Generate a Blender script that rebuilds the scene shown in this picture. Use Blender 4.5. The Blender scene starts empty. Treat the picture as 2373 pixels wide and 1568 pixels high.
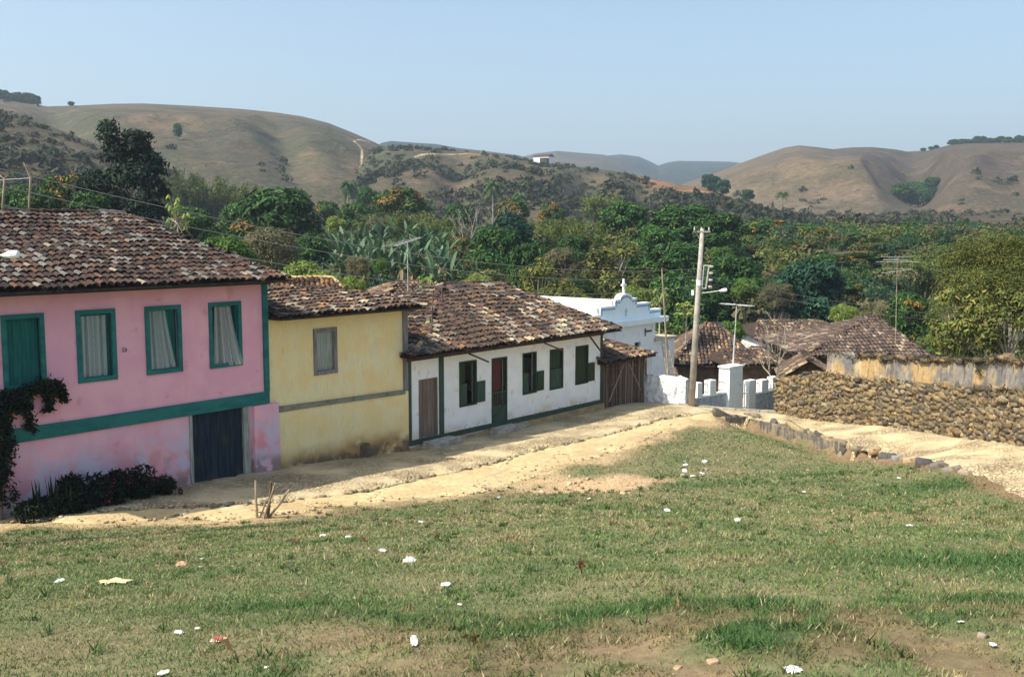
import bpy, math, random, numpy as np
from mathutils import Vector, Matrix
from mathutils.geometry import delaunay_2d_cdt
random.seed(7); RNG = np.random.default_rng(7)
SC = bpy.context.scene; COL = SC.collection
# ------------------------------------------------------------------ camera geometry
F = 2306.; PITCH = math.atan(244/2306.); CZ = 7.0
ANG = math.atan2(1894/F, math.cos(PITCH)+244/F*math.sin(PITCH)); S, C = math.sin(ANG), math.cos(ANG)
def ray(u, v):
    dx = (u-1186)/F; dy = (784-v)/F
    return dx, math.cos(PITCH)+dy*math.sin(PITCH), -math.sin(PITCH)+dy*math.cos(PITCH)
def at(u, v, Y):
    x, y, z = ray(u, v); return Vector((x/y*Y, Y, CZ+z/y*Y))
def wp(s, q, z=0):                    # street frame: s along the house fronts, q metres in front of them
    D = 24.3-q; return Vector((s*S-D*C, s*C+D*S, z))
# ------------------------------------------------------------------ noise
def _h(ix, iy, seed):
    n = (ix.astype(np.int64)*374761393 + iy.astype(np.int64)*668265263 + seed*2147483647) & 0xffffffff
    n = ((n ^ (n >> 13))*1274126177) & 0xffffffff
    return ((n ^ (n >> 16)) & 0xffff)/65535.
def vn(x, y, sc=1., seed=0):
    x = np.asarray(x, float)*sc; y = np.asarray(y, float)*sc
    ix = np.floor(x); iy = np.floor(y); fx = x-ix; fy = y-iy
    fx = fx*fx*(3-2*fx); fy = fy*fy*(3-2*fy)
    a, b, c, d = _h(ix, iy, seed), _h(ix+1, iy, seed), _h(ix, iy+1, seed), _h(ix+1, iy+1, seed)
    return (a*(1-fx)+b*fx)*(1-fy)+(c*(1-fx)+d*fx)*fy
def fbm(x, y, sc=1., seed=0, o=4):
    r = 0; w = 0; a = 1.
    for i in range(o):
        r = r+a*vn(x, y, sc*2**i, seed+i*17); w += a; a *= .5
    return r/w
def sst(a, b, x): t = np.clip((x-a)/(b-a), 0, 1); return t*t*(3-2*t)
# ------------------------------------------------------------------ terrain
CP = [(-12.0,22.8,.2),(-10.06,22.95,.2),(-8.26,23.65,.1),(-6.25,24,.05),(-4.8,24.76,0),(-2.18,26.4,-.1),(.18,28.44,-.2),(3.08,32.6,-.3),(7.0,38.5,-.5),
 (8.42,39.94,-.6),(9.1,39.2,-.85),(10.6,34.4,-.62),(11.7,29.6,-.1),(11.8,24.45,.66),(11.3,21.9,.98),(8.06,44.3,-.8),(11.39,42.4,-.75),
 (13.6,38,-.4),(14.75,33,.2),(14.8,28.14,.8),(11.3,34.9,-.3),(12.4,28.3,.5),(7.44,45.3,-.87),(0,11.85,3.0),(0,0,5.4),(-6,0,5.3),(6,0,5.5),
 (-7,11.5,2.75),(8,12,3.1),(-14,12,2.4),(-20,15,1.3),(-20,22,.4),(14,14,2.7),(17,20,2.3),(22,12,3.6),(18,30,2.0),(20,40,1.0),(0,6,4.2),(-7,6,4.05),(7,6,4.25),
 (5,22,.95),(0,20,1.15),(-5,18,1.35),(7,28,-.05),(8,33,-.45),(10,20,1.35),(4,28,-.05),(0,-8,6.6),(-12,-8,6.3),(12,-8,6.8),(14,2,5.2),(-15,2,4.8),
 (11.9,49.3,-2.1),(9,46.6,-1.55),(14,46,-1.7),(10,52,-2.1),(4,52,-1.3),(16,52,-2.0),(24,50,-1.0),(-2,50,-1.2),(-12,45,-.8),(-22,40,-.5),(-25,30,0),(10,58,-2.3),(22,60,-2),(-10,60,-1.8),(-28,15,1.2),(28,25,3),(30,5,6)]
for s_, z_ in ((9, .1), (13, .05), (17.4, -.12), (21, -.33), (24, -.56), (30, -.68), (36, -.76), (39.6, -.95)):
    p = wp(s_, .1); CP.append((p.x, p.y, z_)); p = wp(s_, -9); CP.append((p.x, p.y, z_-.4))
for s_, q_, z_ in ((15.2, 2.8, 0), (25.5, 2.65, -.32), (33, 3, -.55), (20, 3, -.12)):
    p = wp(s_, q_); CP.append((p.x, p.y, z_))
CP = np.array(CP); P2 = CP[:, :2]
def _phi(r2): return np.where(r2 > 0, .5*r2*np.log(np.maximum(r2, 1e-9)), 0)
_n = len(CP); _A = np.zeros((_n+3, _n+3)); _A[:_n, :_n] = _phi(((P2[:, None]-P2[None])**2).sum(2))+np.eye(_n)*.6
_A[:_n, _n] = 1; _A[:_n, _n+1:] = P2; _A[_n, :_n] = 1; _A[_n+1:, :_n] = P2.T
_W = np.linalg.solve(_A, np.r_[CP[:, 2], 0, 0, 0])
VY = [40, 60, 68, 80, 100, 150, 200, 250, 300, 400, 600, 4000]; VZ = [-1, -1.6, -.6, 2.0, 3.8, 5.5, 6.5, 7, 7.5, 8, 9, 10]
def hs(X, Y):
    X = np.asarray(X, float); Y = np.asarray(Y, float); sh = X.shape; x = X.ravel(); y = Y.ravel()
    xc = np.clip(x, -30, 30); yc = np.clip(y, -10, 62)
    r = _W[_n]+_W[_n+1]*xc+_W[_n+2]*yc
    for i in range(_n): r = r+_W[i]*_phi((xc-P2[i, 0])**2+(yc-P2[i, 1])**2)
    r = np.clip(r, -2.6, 8)
    w = np.maximum(sst(52, 66, y), sst(30, 60, np.abs(x)))
    far = np.interp(y, VY, VZ)+(fbm(x, y, .02, 5, 3)-.5)*3*sst(60, 120, y)
    far = np.where(y < 45, np.interp(y, [-3000, 0, 25, 45], [9, 5.5, 1.5, -1.0]), far)
    far = far-2.6*sst(2, 12, x)*sst(60, 70, y)*(1-sst(88, 112, y))
    r = r*(1-w)+far*w
    return (r+2.4*sst(43, 56, y)*sst(4, -7, x)*(1-sst(72, 88, y))).reshape(sh)
LEP = []
def h(X, Y):
    X = np.asarray(X, float); Y = np.asarray(Y, float); D = Y*S-X*C
    a = sst(5.5, 9, 24.3-D)*sst(11.5, 9, X)
    b = (fbm(X, Y, .7, 3, 3)-.5)*.16*a
    m = sst(9.6, 7.2, Y+(vn(X, Y*0, .5, 9)-.5)*1.5)*sst(-3.5, 1, X)          # low bank in the foreground
    b = b+m*(.10+.22*(fbm(X, Y, 1.4, 21, 3)-.45))*a
    if LEP:
        for (ax, ay), (bx, by) in zip(LEP[:-1], LEP[1:]):
            ex, ey = bx-ax, by-ay; l2 = ex*ex+ey*ey; t = ((X-ax)*ex+(Y-ay)*ey)/l2; cr = (ex*(Y-ay)-ey*(X-ax))/l2**.5; dd = np.hypot(X-ax-np.clip(t, 0, 1)*ex, Y-ay-np.clip(t, 0, 1)*ey)
            b = np.minimum(b, np.where((cr < 0) & (t > -.3) & (t < 1.3), -.42*sst(2.0, .25, dd), b))
    b = b-.28*np.exp(-(((X-1.9)/1.9)**2+((Y-28.1)/1.5)**2))                    # hollow of the bare patch
    return hs(X, Y)+b
def ghit(u, v):
    x, y, z = ray(u, v); t = np.linspace(3, 62, 2400)/y
    d = CZ+z*t-h(x*t, y*t); i = int(np.argmax(d <= 0))
    if d[i] > 0: i = len(t)-1
    t = t[i]; return Vector((x*t, y*t, float(h(x*t, y*t))))
# ------------------------------------------------------------------ mesh helpers
def mat_set(me, m):
    for x in (m if isinstance(m, (list, tuple)) else [m]): me.materials.append(x)
def np_mesh(name, V, Fq, mat, col=None, smooth=False):
    V = np.ascontiguousarray(V, np.float32); Fq = np.ascontiguousarray(Fq, np.int32); k = Fq.shape[1]
    me = bpy.data.meshes.new(name); me.vertices.add(len(V)); me.vertices.foreach_set('co', V.ravel())
    me.loops.add(Fq.size); me.loops.foreach_set('vertex_index', Fq.ravel()); me.polygons.add(len(Fq))
    me.polygons.foreach_set('loop_start', np.arange(0, Fq.size, k, dtype=np.int32)); me.polygons.foreach_set('loop_total', np.full(len(Fq), k, np.int32))
    if smooth: me.polygons.foreach_set('use_smooth', np.ones(len(Fq), bool))
    me.update(calc_edges=True); mat_set(me, mat)
    if col is not None:
        a = me.color_attributes.new('Col', 'FLOAT_COLOR', 'POINT'); c = np.ones((len(V), 4), np.float32); c[:, :3] = col; a.data.foreach_set('color', c.ravel())
    return me
def link(name, me, parent=None, loc=None):
    o = bpy.data.objects.new(name, me); COL.objects.link(o)
    if parent: o.parent = parent
    if loc is not None: o.location = loc
    return o
def tag(o, label=None, cat=None, group=None, kind=None):
    for k, v in (('label', label), ('category', cat), ('group', group), ('kind', kind)):
        if v: o[k] = v
    return o
def thing(name, label, cat, loc=(0, 0, 0), rz=0, group=None):
    o = link(name, None, loc=loc); o.rotation_euler = (0, 0, rz); o.empty_display_size = .3
    return tag(o, label, cat, group)
def copy_tree(o, parent=None):
    c = o.copy(); COL.objects.link(c); c.parent = parent
    for ch in [x for x in CH.get(o.name, [])]: copy_tree(ch, c)
    return c
CH = {}
def freeze():
    CH.clear()
    for o in bpy.data.objects:
        if o.parent: CH.setdefault(o.parent.name, []).append(o)
class MB:
    def __init__(s, off=(0, 0, 0)): s.v = []; s.f = []; s.c = []; s.m = []; s.o = Vector(off)
    def add(s, vs, fs, col=None, mi=0):
        b = len(s.v); s.v += [tuple(Vector(x)-s.o) for x in vs]; s.f += [tuple(b+i for i in f) for f in fs]; s.m += [mi]*len(fs)
        s.c += [col or (1, 1, 1)]*len(vs)
    def box(s, a, b, col=None, j=0, mi=0):
        (x0, y0, z0), (x1, y1, z1) = a, b
        vs = [(x, y, z) for x in (x0, x1) for y in (y0, y1) for z in (z0, z1)]
        if j: vs = [tuple(c+random.uniform(-j, j) for c in p) for p in vs]
        s.add(vs, [(0, 1, 3, 2), (4, 6, 7, 5), (0, 4, 5, 1), (2, 3, 7, 6), (0, 2, 6, 4), (1, 5, 7, 3)], col, mi)
    def bar(s, p, q, w, t, up=(0, 0, 1), col=None):
        p, q = Vector(p), Vector(q); d = (q-p).normalized(); a = d.cross(Vector(up))
        a = a.normalized() if a.length > 1e-4 else Vector((1, 0, 0)); b = a.cross(d)
        vs = [x+a*i*w/2+b*j*t/2 for x in (p, q) for i, j in ((-1, -1), (1, -1), (1, 1), (-1, 1))]
        s.add(vs, [(3, 2, 1, 0), (4, 5, 6, 7), (0, 1, 5, 4), (1, 2, 6, 5), (2, 3, 7, 6), (3, 0, 4, 7)], col)
    def tube(s, pts, rad, n=8, cap=True, col=None):
        pts = [Vector(p) for p in pts]; rad = rad if isinstance(rad, (list, tuple)) else [rad]*len(pts); vs = []; fs = []
        for i, p in enumerate(pts):
            d = (pts[min(i+1, len(pts)-1)]-pts[max(i-1, 0)]).normalized(); a = d.cross(Vector((.13, .27, .95)))
            a = a.normalized() if a.length > 1e-3 else Vector((1, 0, 0)); b = d.cross(a)
            vs += [p+(a*math.cos(2*math.pi*k/n)+b*math.sin(2*math.pi*k/n))*rad[i] for k in range(n)]
        for i in range(len(pts)-1):
            for k in range(n): fs.append((i*n+k, i*n+(k+1) % n, (i+1)*n+(k+1) % n, (i+1)*n+k))
        if cap: fs += [tuple(range(n))[::-1], tuple(range((len(pts)-1)*n, len(pts)*n))]
        s.add(vs, fs, col)
    def prism(s, poly, y0, y1, mi=0):      # poly in (x,z), extruded in y
        n = len(poly); s.add([(x, y0, z) for x, z in poly]+[(x, y1, z) for x, z in poly],
              [tuple(range(n)), tuple(range(2*n-1, n-1, -1))]+[(i, n+i, n+(i+1) % n, (i+1) % n) for i in range(n)], mi=mi)
    def build(s, name, mat, parent=None, smooth=False, attr=False, loc=None):
        me = bpy.data.meshes.new(name); me.from_pydata(s.v, [], s.f); mat_set(me, mat)
        if any(s.m): me.polygons.foreach_set('material_index', s.m)
        if smooth: me.polygons.foreach_set('use_smooth', [True]*len(s.f))
        if attr:
            a = me.color_attributes.new('Col', 'FLOAT_COLOR', 'POINT'); a.data.foreach_set('color', np.array([c+(1,) for c in s.c], np.float32).ravel())
        me.update(); return link(name, me, parent, loc)
# ------------------------------------------------------------------ materials
def mat(name, c1, c2=None, sc=3., lo=.4, hi=.62, rough=.9, bump=0, bsc=30, layers=(), attr=False, objrand=0, translucent=0, spec=.2, fine=.12, fsc=60, stretch=(1, 1, 1), voro=None, metal=0):
    m = bpy.data.materials.new(name); m.use_nodes = True; nt = m.node_tree; N = nt.nodes; L = nt.links; bs = N['Principled BSDF']
    tc = N.new('ShaderNodeTexCoord'); src = tc.outputs['Object']
    def noise(scale, det=5, st=(1, 1, 1), off=0):
        mp = N.new('ShaderNodeMapping'); mp.inputs['Scale'].default_value = st; mp.inputs['Location'].default_value = (off, off*1.7, off*.6); L.new(src, mp.inputs[0])
        n = N.new('ShaderNodeTexNoise'); n.inputs['Scale'].default_value = scale; n.inputs['Detail'].default_value = det; L.new(mp.outputs[0], n.inputs['Vector']); return n.outputs['Fac']
    def mr(x, a, b, c=0, d=1):
        n = N.new('ShaderNodeMapRange'); n.interpolation_type = 'SMOOTHSTEP'; L.new(x, n.inputs[0])
        for i, q in enumerate((a, b, c, d)): n.inputs[i+1].default_value = q
        return n.outputs[0]
    def mix(f, a, b, mode='MIX'):
        n = N.new('ShaderNodeMix'); n.data_type = 'RGBA'; n.blend_type = mode
        for sck, x in ((n.inputs[0], f), (n.inputs[6], a), (n.inputs[7], b)):
            if isinstance(x, (int, float)): sck.default_value = x
            elif isinstance(x, tuple): sck.default_value = x[:3]+(1,)
            else: L.new(x, sck)
        return n.outputs[2]
    def mul(a, b):
        n = N.new('ShaderNodeMath'); n.operation = 'MULTIPLY'
        for i, x in enumerate((a, b)):
            if isinstance(x, (int, float)): n.inputs[i].default_value = x
            else: L.new(x, n.inputs[i])
        return n.outputs[0]
    if attr:
        a = N.new('ShaderNodeAttribute'); a.attribute_name = 'Col'; base = a.outputs['Color']
        if c1 != (1, 1, 1): base = mix(1., base, c1, 'MULTIPLY')
    else:
        base = mix(mr(noise(sc, 5, stretch), lo, hi), c1, c2 or c1)
    for i, l in enumerate(layers):         # (colour, scale, lo, hi, strength, (z_full, z_none) or None, stretch)
        c, s2, l0, l1, st, zz = l[:6]; sv = l[6] if len(l) > 6 else (1, 1, 1)
        f = mul(mr(noise(s2, 6, sv, 3.1+i*7), l0, l1), st)
        if zz:
            sp = N.new('ShaderNodeSeparateXYZ'); L.new(src, sp.inputs[0])
            ad = N.new('ShaderNodeMath'); ad.operation = 'MULTIPLY_ADD'; L.new(noise(1.3, 4, (1, 1, 1), 11+i), ad.inputs[0]); ad.inputs[1].default_value = 1.2*abs(zz[1]-zz[0]); L.new(sp.outputs[2], ad.inputs[2])
            f = mul(f, mr(ad.outputs[0], zz[0]+.6*abs(zz[1]-zz[0]), zz[1]+.6*abs(zz[1]-zz[0]), 1, 0))
        base = mix(f, base, c)
    vh = None
    if voro:                               # (scale, crack colour, width, strength, mask_lo, mask_hi)
        mp = N.new('ShaderNodeMapping'); L.new(src, mp.inputs[0]); wn = N.new('ShaderNodeTexNoise'); wn.inputs['Scale'].default_value = 2.5; L.new(src, wn.inputs['Vector'])
        vm = N.new('ShaderNodeVectorMath'); vm.operation = 'MULTIPLY_ADD'; L.new(wn.outputs['Color'], vm.inputs[0]); vm.inputs[1].default_value = (.35,)*3; L.new(src, vm.inputs[2])
        v = N.new('ShaderNodeTexVoronoi'); v.feature = 'DISTANCE_TO_EDGE'; v.inputs['Scale'].default_value = voro[0]; L.new(vm.outputs[0], v.inputs['Vector'])
        v2 = N.new('ShaderNodeTexVoronoi'); v2.inputs['Scale'].default_value = voro[0]; L.new(vm.outputs[0], v2.inputs['Vector'])
        msk = mr(noise(.55, 4, (1, 1, 1), 40), voro[4], voro[5]); crack = mr(v.outputs['Distance'], 0, voro[2], 1, 0)
        base = mix(mul(mul(crack, msk), voro[3]), base, voro[1])
        hs_ = N.new('ShaderNodeSeparateColor'); L.new(v2.outputs['Color'], hs_.inputs[0])
        base = mix(mul(msk, .55), base, mix(1., base, mix(hs_.outputs[0], (.62, .6, .58), (1.25, 1.22, 1.2)), 'MULTIPLY'))
        vh = mul(mr(v.outputs['Distance'], 0, voro[2]*1.6), msk)
    if fine:
        base = mix(1., base, mix(noise(fsc, 4, stretch, 5), (1-2*fine,)*3, (1+2*fine,)*3), 'MULTIPLY')
    if objrand:
        oi = N.new('ShaderNodeObjectInfo'); base = mix(1., base, mix(oi.outputs['Random'], (1-objrand, 1-objrand*.8, 1-objrand*.5), (1+objrand, 1+objrand, 1+objrand*.6)), 'MULTIPLY')
    L.new(base, bs.inputs['Base Color']); bs.inputs['Roughness'].default_value = rough; bs.inputs['Specular IOR Level'].default_value = spec; bs.inputs['Metallic'].default_value = metal
    if bump:
        b = N.new('ShaderNodeBump'); b.inputs['Strength'].default_value = 1; b.inputs['Distance'].default_value = bump; hh = noise(bsc, 6, stretch, 2)
        if vh is not None:
            ad = N.new('ShaderNodeMath'); ad.operation = 'ADD'; L.new(hh, ad.inputs[0]); L.new(vh, ad.inputs[1]); hh = ad.outputs[0]
        L.new(hh, b.inputs['Height']); L.new(b.outputs[0], bs.inputs['Normal'])
    if translucent:
        tr = N.new('ShaderNodeBsdfTranslucent'); L.new(base, tr.inputs[0]); ms = N.new('ShaderNodeMixShader'); ms.inputs[0].default_value = translucent
        L.new(bs.outputs[0], ms.inputs[1]); L.new(tr.outputs[0], ms.inputs[2]); L.new(ms.outputs[0], N['Material Output'].inputs[0])
    return m
DIRT = (.30, .17, .075); DAMP = (.10, .07, .05)
M = dict(
 pink=mat('pink_limewash', (.82, .41, .52), (.87, .47, .55), 1.2, bump=.006, bsc=14, fine=.05, layers=[((.60, .54, .66), 1.0, .36, .60, .9, (1.0, 2.3)), ((.74, .27, .30), 1.6, .48, .62, .75, (.6, 1.6)), ((.40, .35, .36), 2.3, .56, .66, .6, (.7, 1.6)), ((.55, .25, .3), 2.2, .62, .72, .45, None), ((.24, .19, .17), 3, .40, .56, .85, (.15, .6)), ((.76, .36, .36), 1.6, .55, .75, .4, None, (3, 3, .4))]),
 teal=mat('teal_paint', (.020, .135, .135), (.032, .18, .17), 4, bump=.004, bsc=9, stretch=(.3, 1, 1), layers=[((.09, .24, .2), 9, .6, .75, .5, None)]),
 teal_dark=mat('teal_shutter_paint', (.012, .11, .105), (.02, .15, .14), 3, bump=.003, stretch=(6, 6, .5)),
 navy=mat('worn_navy_boards', (.013, .022, .036), (.024, .042, .062), 2, bump=.003, stretch=(8, 8, .6), layers=[((.035, .055, .035), 1.1, .5, .68, .8, (1.0, 1.5)), ((.16, .16, .14), 10, .66, .75, .5, None, (6, 6, .8)), ((.10, .085, .06), 3, .4, .7, .7, (-.1, .3))]),
 jamb=mat('weathered_jamb', (.40, .42, .38), (.26, .30, .29), 3, stretch=(8, 8, .5), layers=[((.16, .12, .09), 5, .5, .7, .7, None, (5, 5, .4))]),
 yellow=mat('yellow_limewash', (.86, .69, .34), (.86, .76, .45), 1.3, .38, .62, bump=.008, bsc=18, fine=.06, layers=[((.80, .62, .28), 7, .5, .7, .5, None, (2, 2, .5)), ((.72, .68, .50), 1.7, .56, .7, .4, None), ((.46, .27, .10), 1.5, .34, .5, .9, (-.1, .55)), ((.15, .11, .08), 2.6, .36, .52, .9, (-.2, .18)), ((.42, .38, .22), 5, .62, .74, .35, None, (3, 3, .3))]),
 white=mat('white_limewash', (.90, .92, .91), (.84, .87, .87), 2, bump=.009, bsc=16, fine=.05, layers=[((.70, .58, .36), 4.5, .62, .68, .5, None, (1, 1, .7)), ((.66, .45, .22), 1.6, .42, .62, .6, (-.3, .25)), ((.28, .25, .22), 9, .56, .66, .7, (-.3, .05))]),
 chapel=mat('chapel_whitewash', (.93, .94, .92), (.88, .91, .91), 1.5, bump=.004, fine=.03, layers=[((.60, .52, .42), 2.2, .52, .7, .5, None, (1, 1, .6))]),
 chapel_top=mat('pale_blue_parapet', (.80, .91, .93), (.86, .94, .95), 2, bump=.003, fine=.02),
 blue=mat('blue_trim', (.22, .38, .62), (.30, .45, .66), 5),
 whiteroof=mat('whitewashed_sheet_roof', (.90, .89, .84), (.86, .82, .72), 1.2, fine=.03),
 rough_white=mat('rough_whitewash', (.86, .87, .86), (.66, .68, .70), 5, .45, .62, bump=.06, bsc=6, layers=[((.42, .36, .28), 4, .58, .7, .7, None), ((.40, .32, .2), 3, .42, .6, .7, (-1.2, -.7))]),
 gate_shaded=mat('shaded_whitewash', (.55, .58, .64), (.40, .42, .47), 5, .4, .65, bump=.05, bsc=6, layers=[((.2, .19, .2), 6, .6, .72, .6, None)]),  # grey-blue shade of the wall face put into the whitewash colour
 gate_white=mat('gate_post_whitewash', (.94, .94, .92), (.88, .89, .87), 3, bump=.006, bsc=12, layers=[((.5, .42, .3), 5, .62, .7, .6, None)]),
 olive=mat('olive_green_paint', (.028, .050, .025), (.042, .072, .036), 3, stretch=(5, 5, .6), bump=.003),
 olive_l=mat('faded_green_paint', (.060, .095, .070), (.045, .075, .05), 3, stretch=(5, 5, .6), bump=.003),
 beam=mat('grey_green_beam', (.19, .22, .16), (.27, .26, .19), 2.5, stretch=(.5, 4, 4), layers=[((.10, .12, .08), 4, .5, .7, .6, None)]),
 grey_wood=mat('weathered_grey_wood', (.27, .25, .25), (.17, .155, .15), 3, stretch=(7, 7, .6), bump=.004),
 shutter_grey=mat('faded_shutter', (.27, .33, .25), (.36, .39, .38), 2, stretch=(8, 8, .7), bump=.003, layers=[((.13, .12, .10), 8, .6, .7, .6, None, (6, 6, .4))]),
 brown_wood=mat('brown_door_boards', (.16, .115, .085), (.24, .20, .17), 3, stretch=(9, 9, .4), bump=.005),
 redbrown=mat('red_brown_door', (.13, .035, .03), (.10, .03, .026), 3),
 dark_wood=mat('dark_wood', (.07, .045, .03), (.12, .075, .05), 4, stretch=(3, 3, 3)),
 rafter=mat('rafter_wood', (.16, .07, .045), (.10, .05, .035), 5),
 dark=mat('interior_dark', (.01, .01, .01)),
 slab=mat('roof_underlay', (.06, .04, .03), (.035, .025, .02), 4),
 concrete=mat('pole_concrete', (.40, .37, .32), (.30, .28, .25), 3, bump=.004, layers=[((.24, .21, .18), 2, .55, .7, .5, None, (3, 3, .5))]),
 stone_step=mat('doorstep_stone', (.50, .48, .43), (.34, .32, .27), 4, bump=.02, bsc=7, layers=[((.34, .25, .14), 4, .5, .7, .6, None)]),
 kerb=mat('kerb_concrete', (.36, .32, .26), (.24, .21, .17), 4, bump=.02, bsc=7),
 plinth=mat('ochre_plinth', (.46, .33, .17), (.32, .24, .14), 3, bump=.03, bsc=7),
 metal=mat('galvanised_metal', (.50, .51, .50), rough=.5, metal=.1, fine=.03), rust=mat('rusty_iron', (.12, .06, .045), (.20, .12, .09), 8),
 lampw=mat('lamp_enamel', (.85, .87, .86), rough=.35, fine=0), insul=mat('insulator', (.5, .45, .42), rough=.3, fine=0), cable=mat('cable', (.22, .22, .22), fine=0),
 tile=mat('clay_tile', (1, 1, 1), attr=True, bump=.01, bsc=25, fine=.22, fsc=22, layers=[((.045, .032, .028), 9, .55, .68, .6, None), ((.28, .27, .22), 14, .62, .7, .5, None)]),
 stone=mat('field_stone', (1, 1, 1), attr=True, bump=.03, bsc=9, fine=.2, fsc=14, layers=[((.07, .06, .05), 5, .56, .7, .6, None), ((.4, .27, .10), 3, .55, .7, .5, None)]),
 mortar=mat('dry_earth_core', (.075, .05, .027), (.12, .08, .04), 4, bump=.04, bsc=8),
 adobe=mat('adobe_plaster', (.21, .19, .165), (.13, .125, .125), 2.6, bump=.05, bsc=5, layers=[((.40, .27, .115), .8, .46, .60, .85, None, (1.2, 1.2, 1.0)), ((.50, .42, .29), 2.2, .54, .70, .55, None, (1.6, 1.6, .4)), ((.06, .05, .05), 2.6, .55, .70, .7, None, (2.5, 2.5, .5))]),
 thatch=mat('rotten_coping', (.06, .045, .03), (.13, .10, .06), 7, bump=.05, bsc=9),
 leaf=mat('leaf', (1.02, .97, .86), attr=True, rough=.6, spec=.12, fine=0, objrand=.18, translucent=.15),
 grassb=mat('grass_blade', (1, 1, 1), attr=True, rough=.7, spec=.15, fine=0, translucent=.25),
 bark=mat('bark', (.13, .10, .075), (.22, .19, .15), 3, stretch=(3, 3, .6)), palebark=mat('pale_bark', (.42, .38, .30), (.30, .27, .22), 3),
 stick=mat('dry_stick', (.38, .31, .22), (.25, .19, .13), 4, stretch=(3, 3, .5)), darkstick=mat('dark_stick', (.10, .075, .05), (.16, .12, .08), 4),
 paper=mat('white_paper', (.68, .68, .65), (.52, .50, .45), 30, rough=.8, fine=.04), card=mat('cardboard', (.55, .45, .24), (.66, .60, .38), 12), brown_card=mat('brown_cardboard', (.40, .24, .13), (.5, .32, .2), 12),
 redpaper=mat('red_paper', (.62, .10, .10), (.80, .74, .7), 7, .5, .52, fine=0), clear=mat('dull_plastic', (.45, .5, .5), (.6, .65, .66), 20, rough=.3, fine=0),
 number=mat('painted_number', (.10, .06, .07)), cane=mat('cane_fence', (1, 1, 1), attr=True, fine=.2, fsc=12),
 farhill=mat('far_woodland', (.014, .026, .018), (.03, .04, .024), .02, bump=4, bsc=.08, fine=.35, fsc=.14),
 farhill_dry=mat('far_dry_hill', (.085, .07, .045), (.05, .05, .03), .01, bump=1, bsc=.1, fine=.2, fsc=.2),
 ground=mat('ground_cover', (1, 1, 1), attr=True, bump=.03, bsc=6, fine=.28, fsc=9, layers=[]),
 hill=mat('hill_grass', (1, 1, 1), attr=True, bump=3.2, bsc=.09, fine=.26, fsc=.6, layers=[((.045, .043, .024), .035, .46, .62, .6, None), ((.16, .105, .065), .06, .54, .68, .5, None), ((.045, .045, .026), .35, .50, .62, .5, None), ((.17, .13, .08), .9, .53, .64, .4, None), ((.03, .035, .02), .16, .60, .66, .6, None), ((.05, .055, .03), .22, .60, .70, .5, None)]),
 joint=mat('earth_joint', (.15, .105, .06), (.09, .065, .04), 5, bump=.05, bsc=9),
 retain=mat('weathered_retaining_face', (.24, .20, .14), (.13, .12, .105), 2.2, bump=.06, bsc=6, layers=[((.045, .042, .04), 3, .5, .62, .8, None, (4, 4, .5)), ((.34, .25, .13), 2.4, .56, .68, .7, None)]),
 cobble=mat('worn_cobbles', (.56, .45, .27), (.44, .35, .22), .8, bump=.05, bsc=5, fine=.16, fsc=12, voro=(7.5, (.20, .15, .085), .11, .6, .38, .62), layers=[((.20, .17, .08), 2.2, .60, .72, .55, None)]),
 sand=mat('sandy_dirt', (.56, .43, .23), (.48, .36, .19), .9, bump=.05, bsc=5, fine=.17, fsc=7, layers=[((.42, .30, .16), .7, .50, .7, .7, None), ((.64, .52, .32), 1.7, .55, .7, .6, None), ((.28, .23, .12), 3, .60, .72, .5, None)]),
)
# ------------------------------------------------------------------ ground sheet
def axis(lo, hi, st, far):
    a = list(np.arange(lo, hi+1e-6, st)); d = st; x = hi
    while x < far: d *= 1.16; x += d; a.append(x)
    d = st; x = lo; b = []
    while x > -min(far, 2600): d *= 1.16; x -= d; b.append(x)
    return np.array(b[::-1]+a)
def pip(X, Y, poly):
    r = np.zeros(X.shape, bool); n = len(poly)
    for i in range(n):
        x0, y0 = poly[i][:2]; x1, y1 = poly[(i+1) % n][:2]
        if y0 == y1: continue
        r ^= ((y0 > Y) != (y1 > Y)) & (X < (x1-x0)*(Y-y0)/(y1-y0)+x0)
    return r
def px(pts): return [ghit(u, v) for u, v in pts]
# street = cobbles along the houses, path = worn sandy strip beside the grass, lane = cobbled lane along the stone wall
SB = [wp(s_, -.25) for s_ in np.linspace(-2, 41, 60)]
grass_edge = [(-160, 1235), (0, 1216), (120, 1208), (260, 1212), (400, 1203), (520, 1206), (600, 1196), (700, 1188), (800, 1172), (900, 1160), (1000, 1152), (1090, 1146), (1150, 1134), (1230, 1108), (1290, 1078), (1380, 1060), (1450, 1040), (1530, 1004), (1600, 985), (1660, 972)]
mid_edge = [(-160, 1190), (0, 1180), (200, 1188), (400, 1178), (560, 1170), (700, 1158), (850, 1138), (995, 1104), (1100, 1084), (1160, 1068), (1260, 1040), (1433, 1002), (1520, 975), (1600, 962), (1655, 955)]
GE = px(grass_edge); ME = px(mid_edge); LE = px([(1668, 968), (1730, 968), (1790, 982), (1845, 998), (1900, 1012), (1960, 1034), (2030, 1048), (2100, 1062), (2170, 1078), (2250, 1098), (2310, 1122), (2372, 1160)])+[Vector((11.2, 19, 0)), Vector((11.5, 12, 0)), Vector((12, 2, 0))]
LEP += [(p.x, p.y) for p in LE[1:7]]
WALLB = [Vector((11.39, 42.41, 0)), Vector((12.6, 40.2, 0)), Vector((13.61, 37.99, 0)), Vector((14.75, 33.0, 0)), Vector((14.95, 28.1, 0)), Vector((15.3, 22, 0)), Vector((16.2, 14, 0)), Vector((17, 4, 0))]
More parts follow.
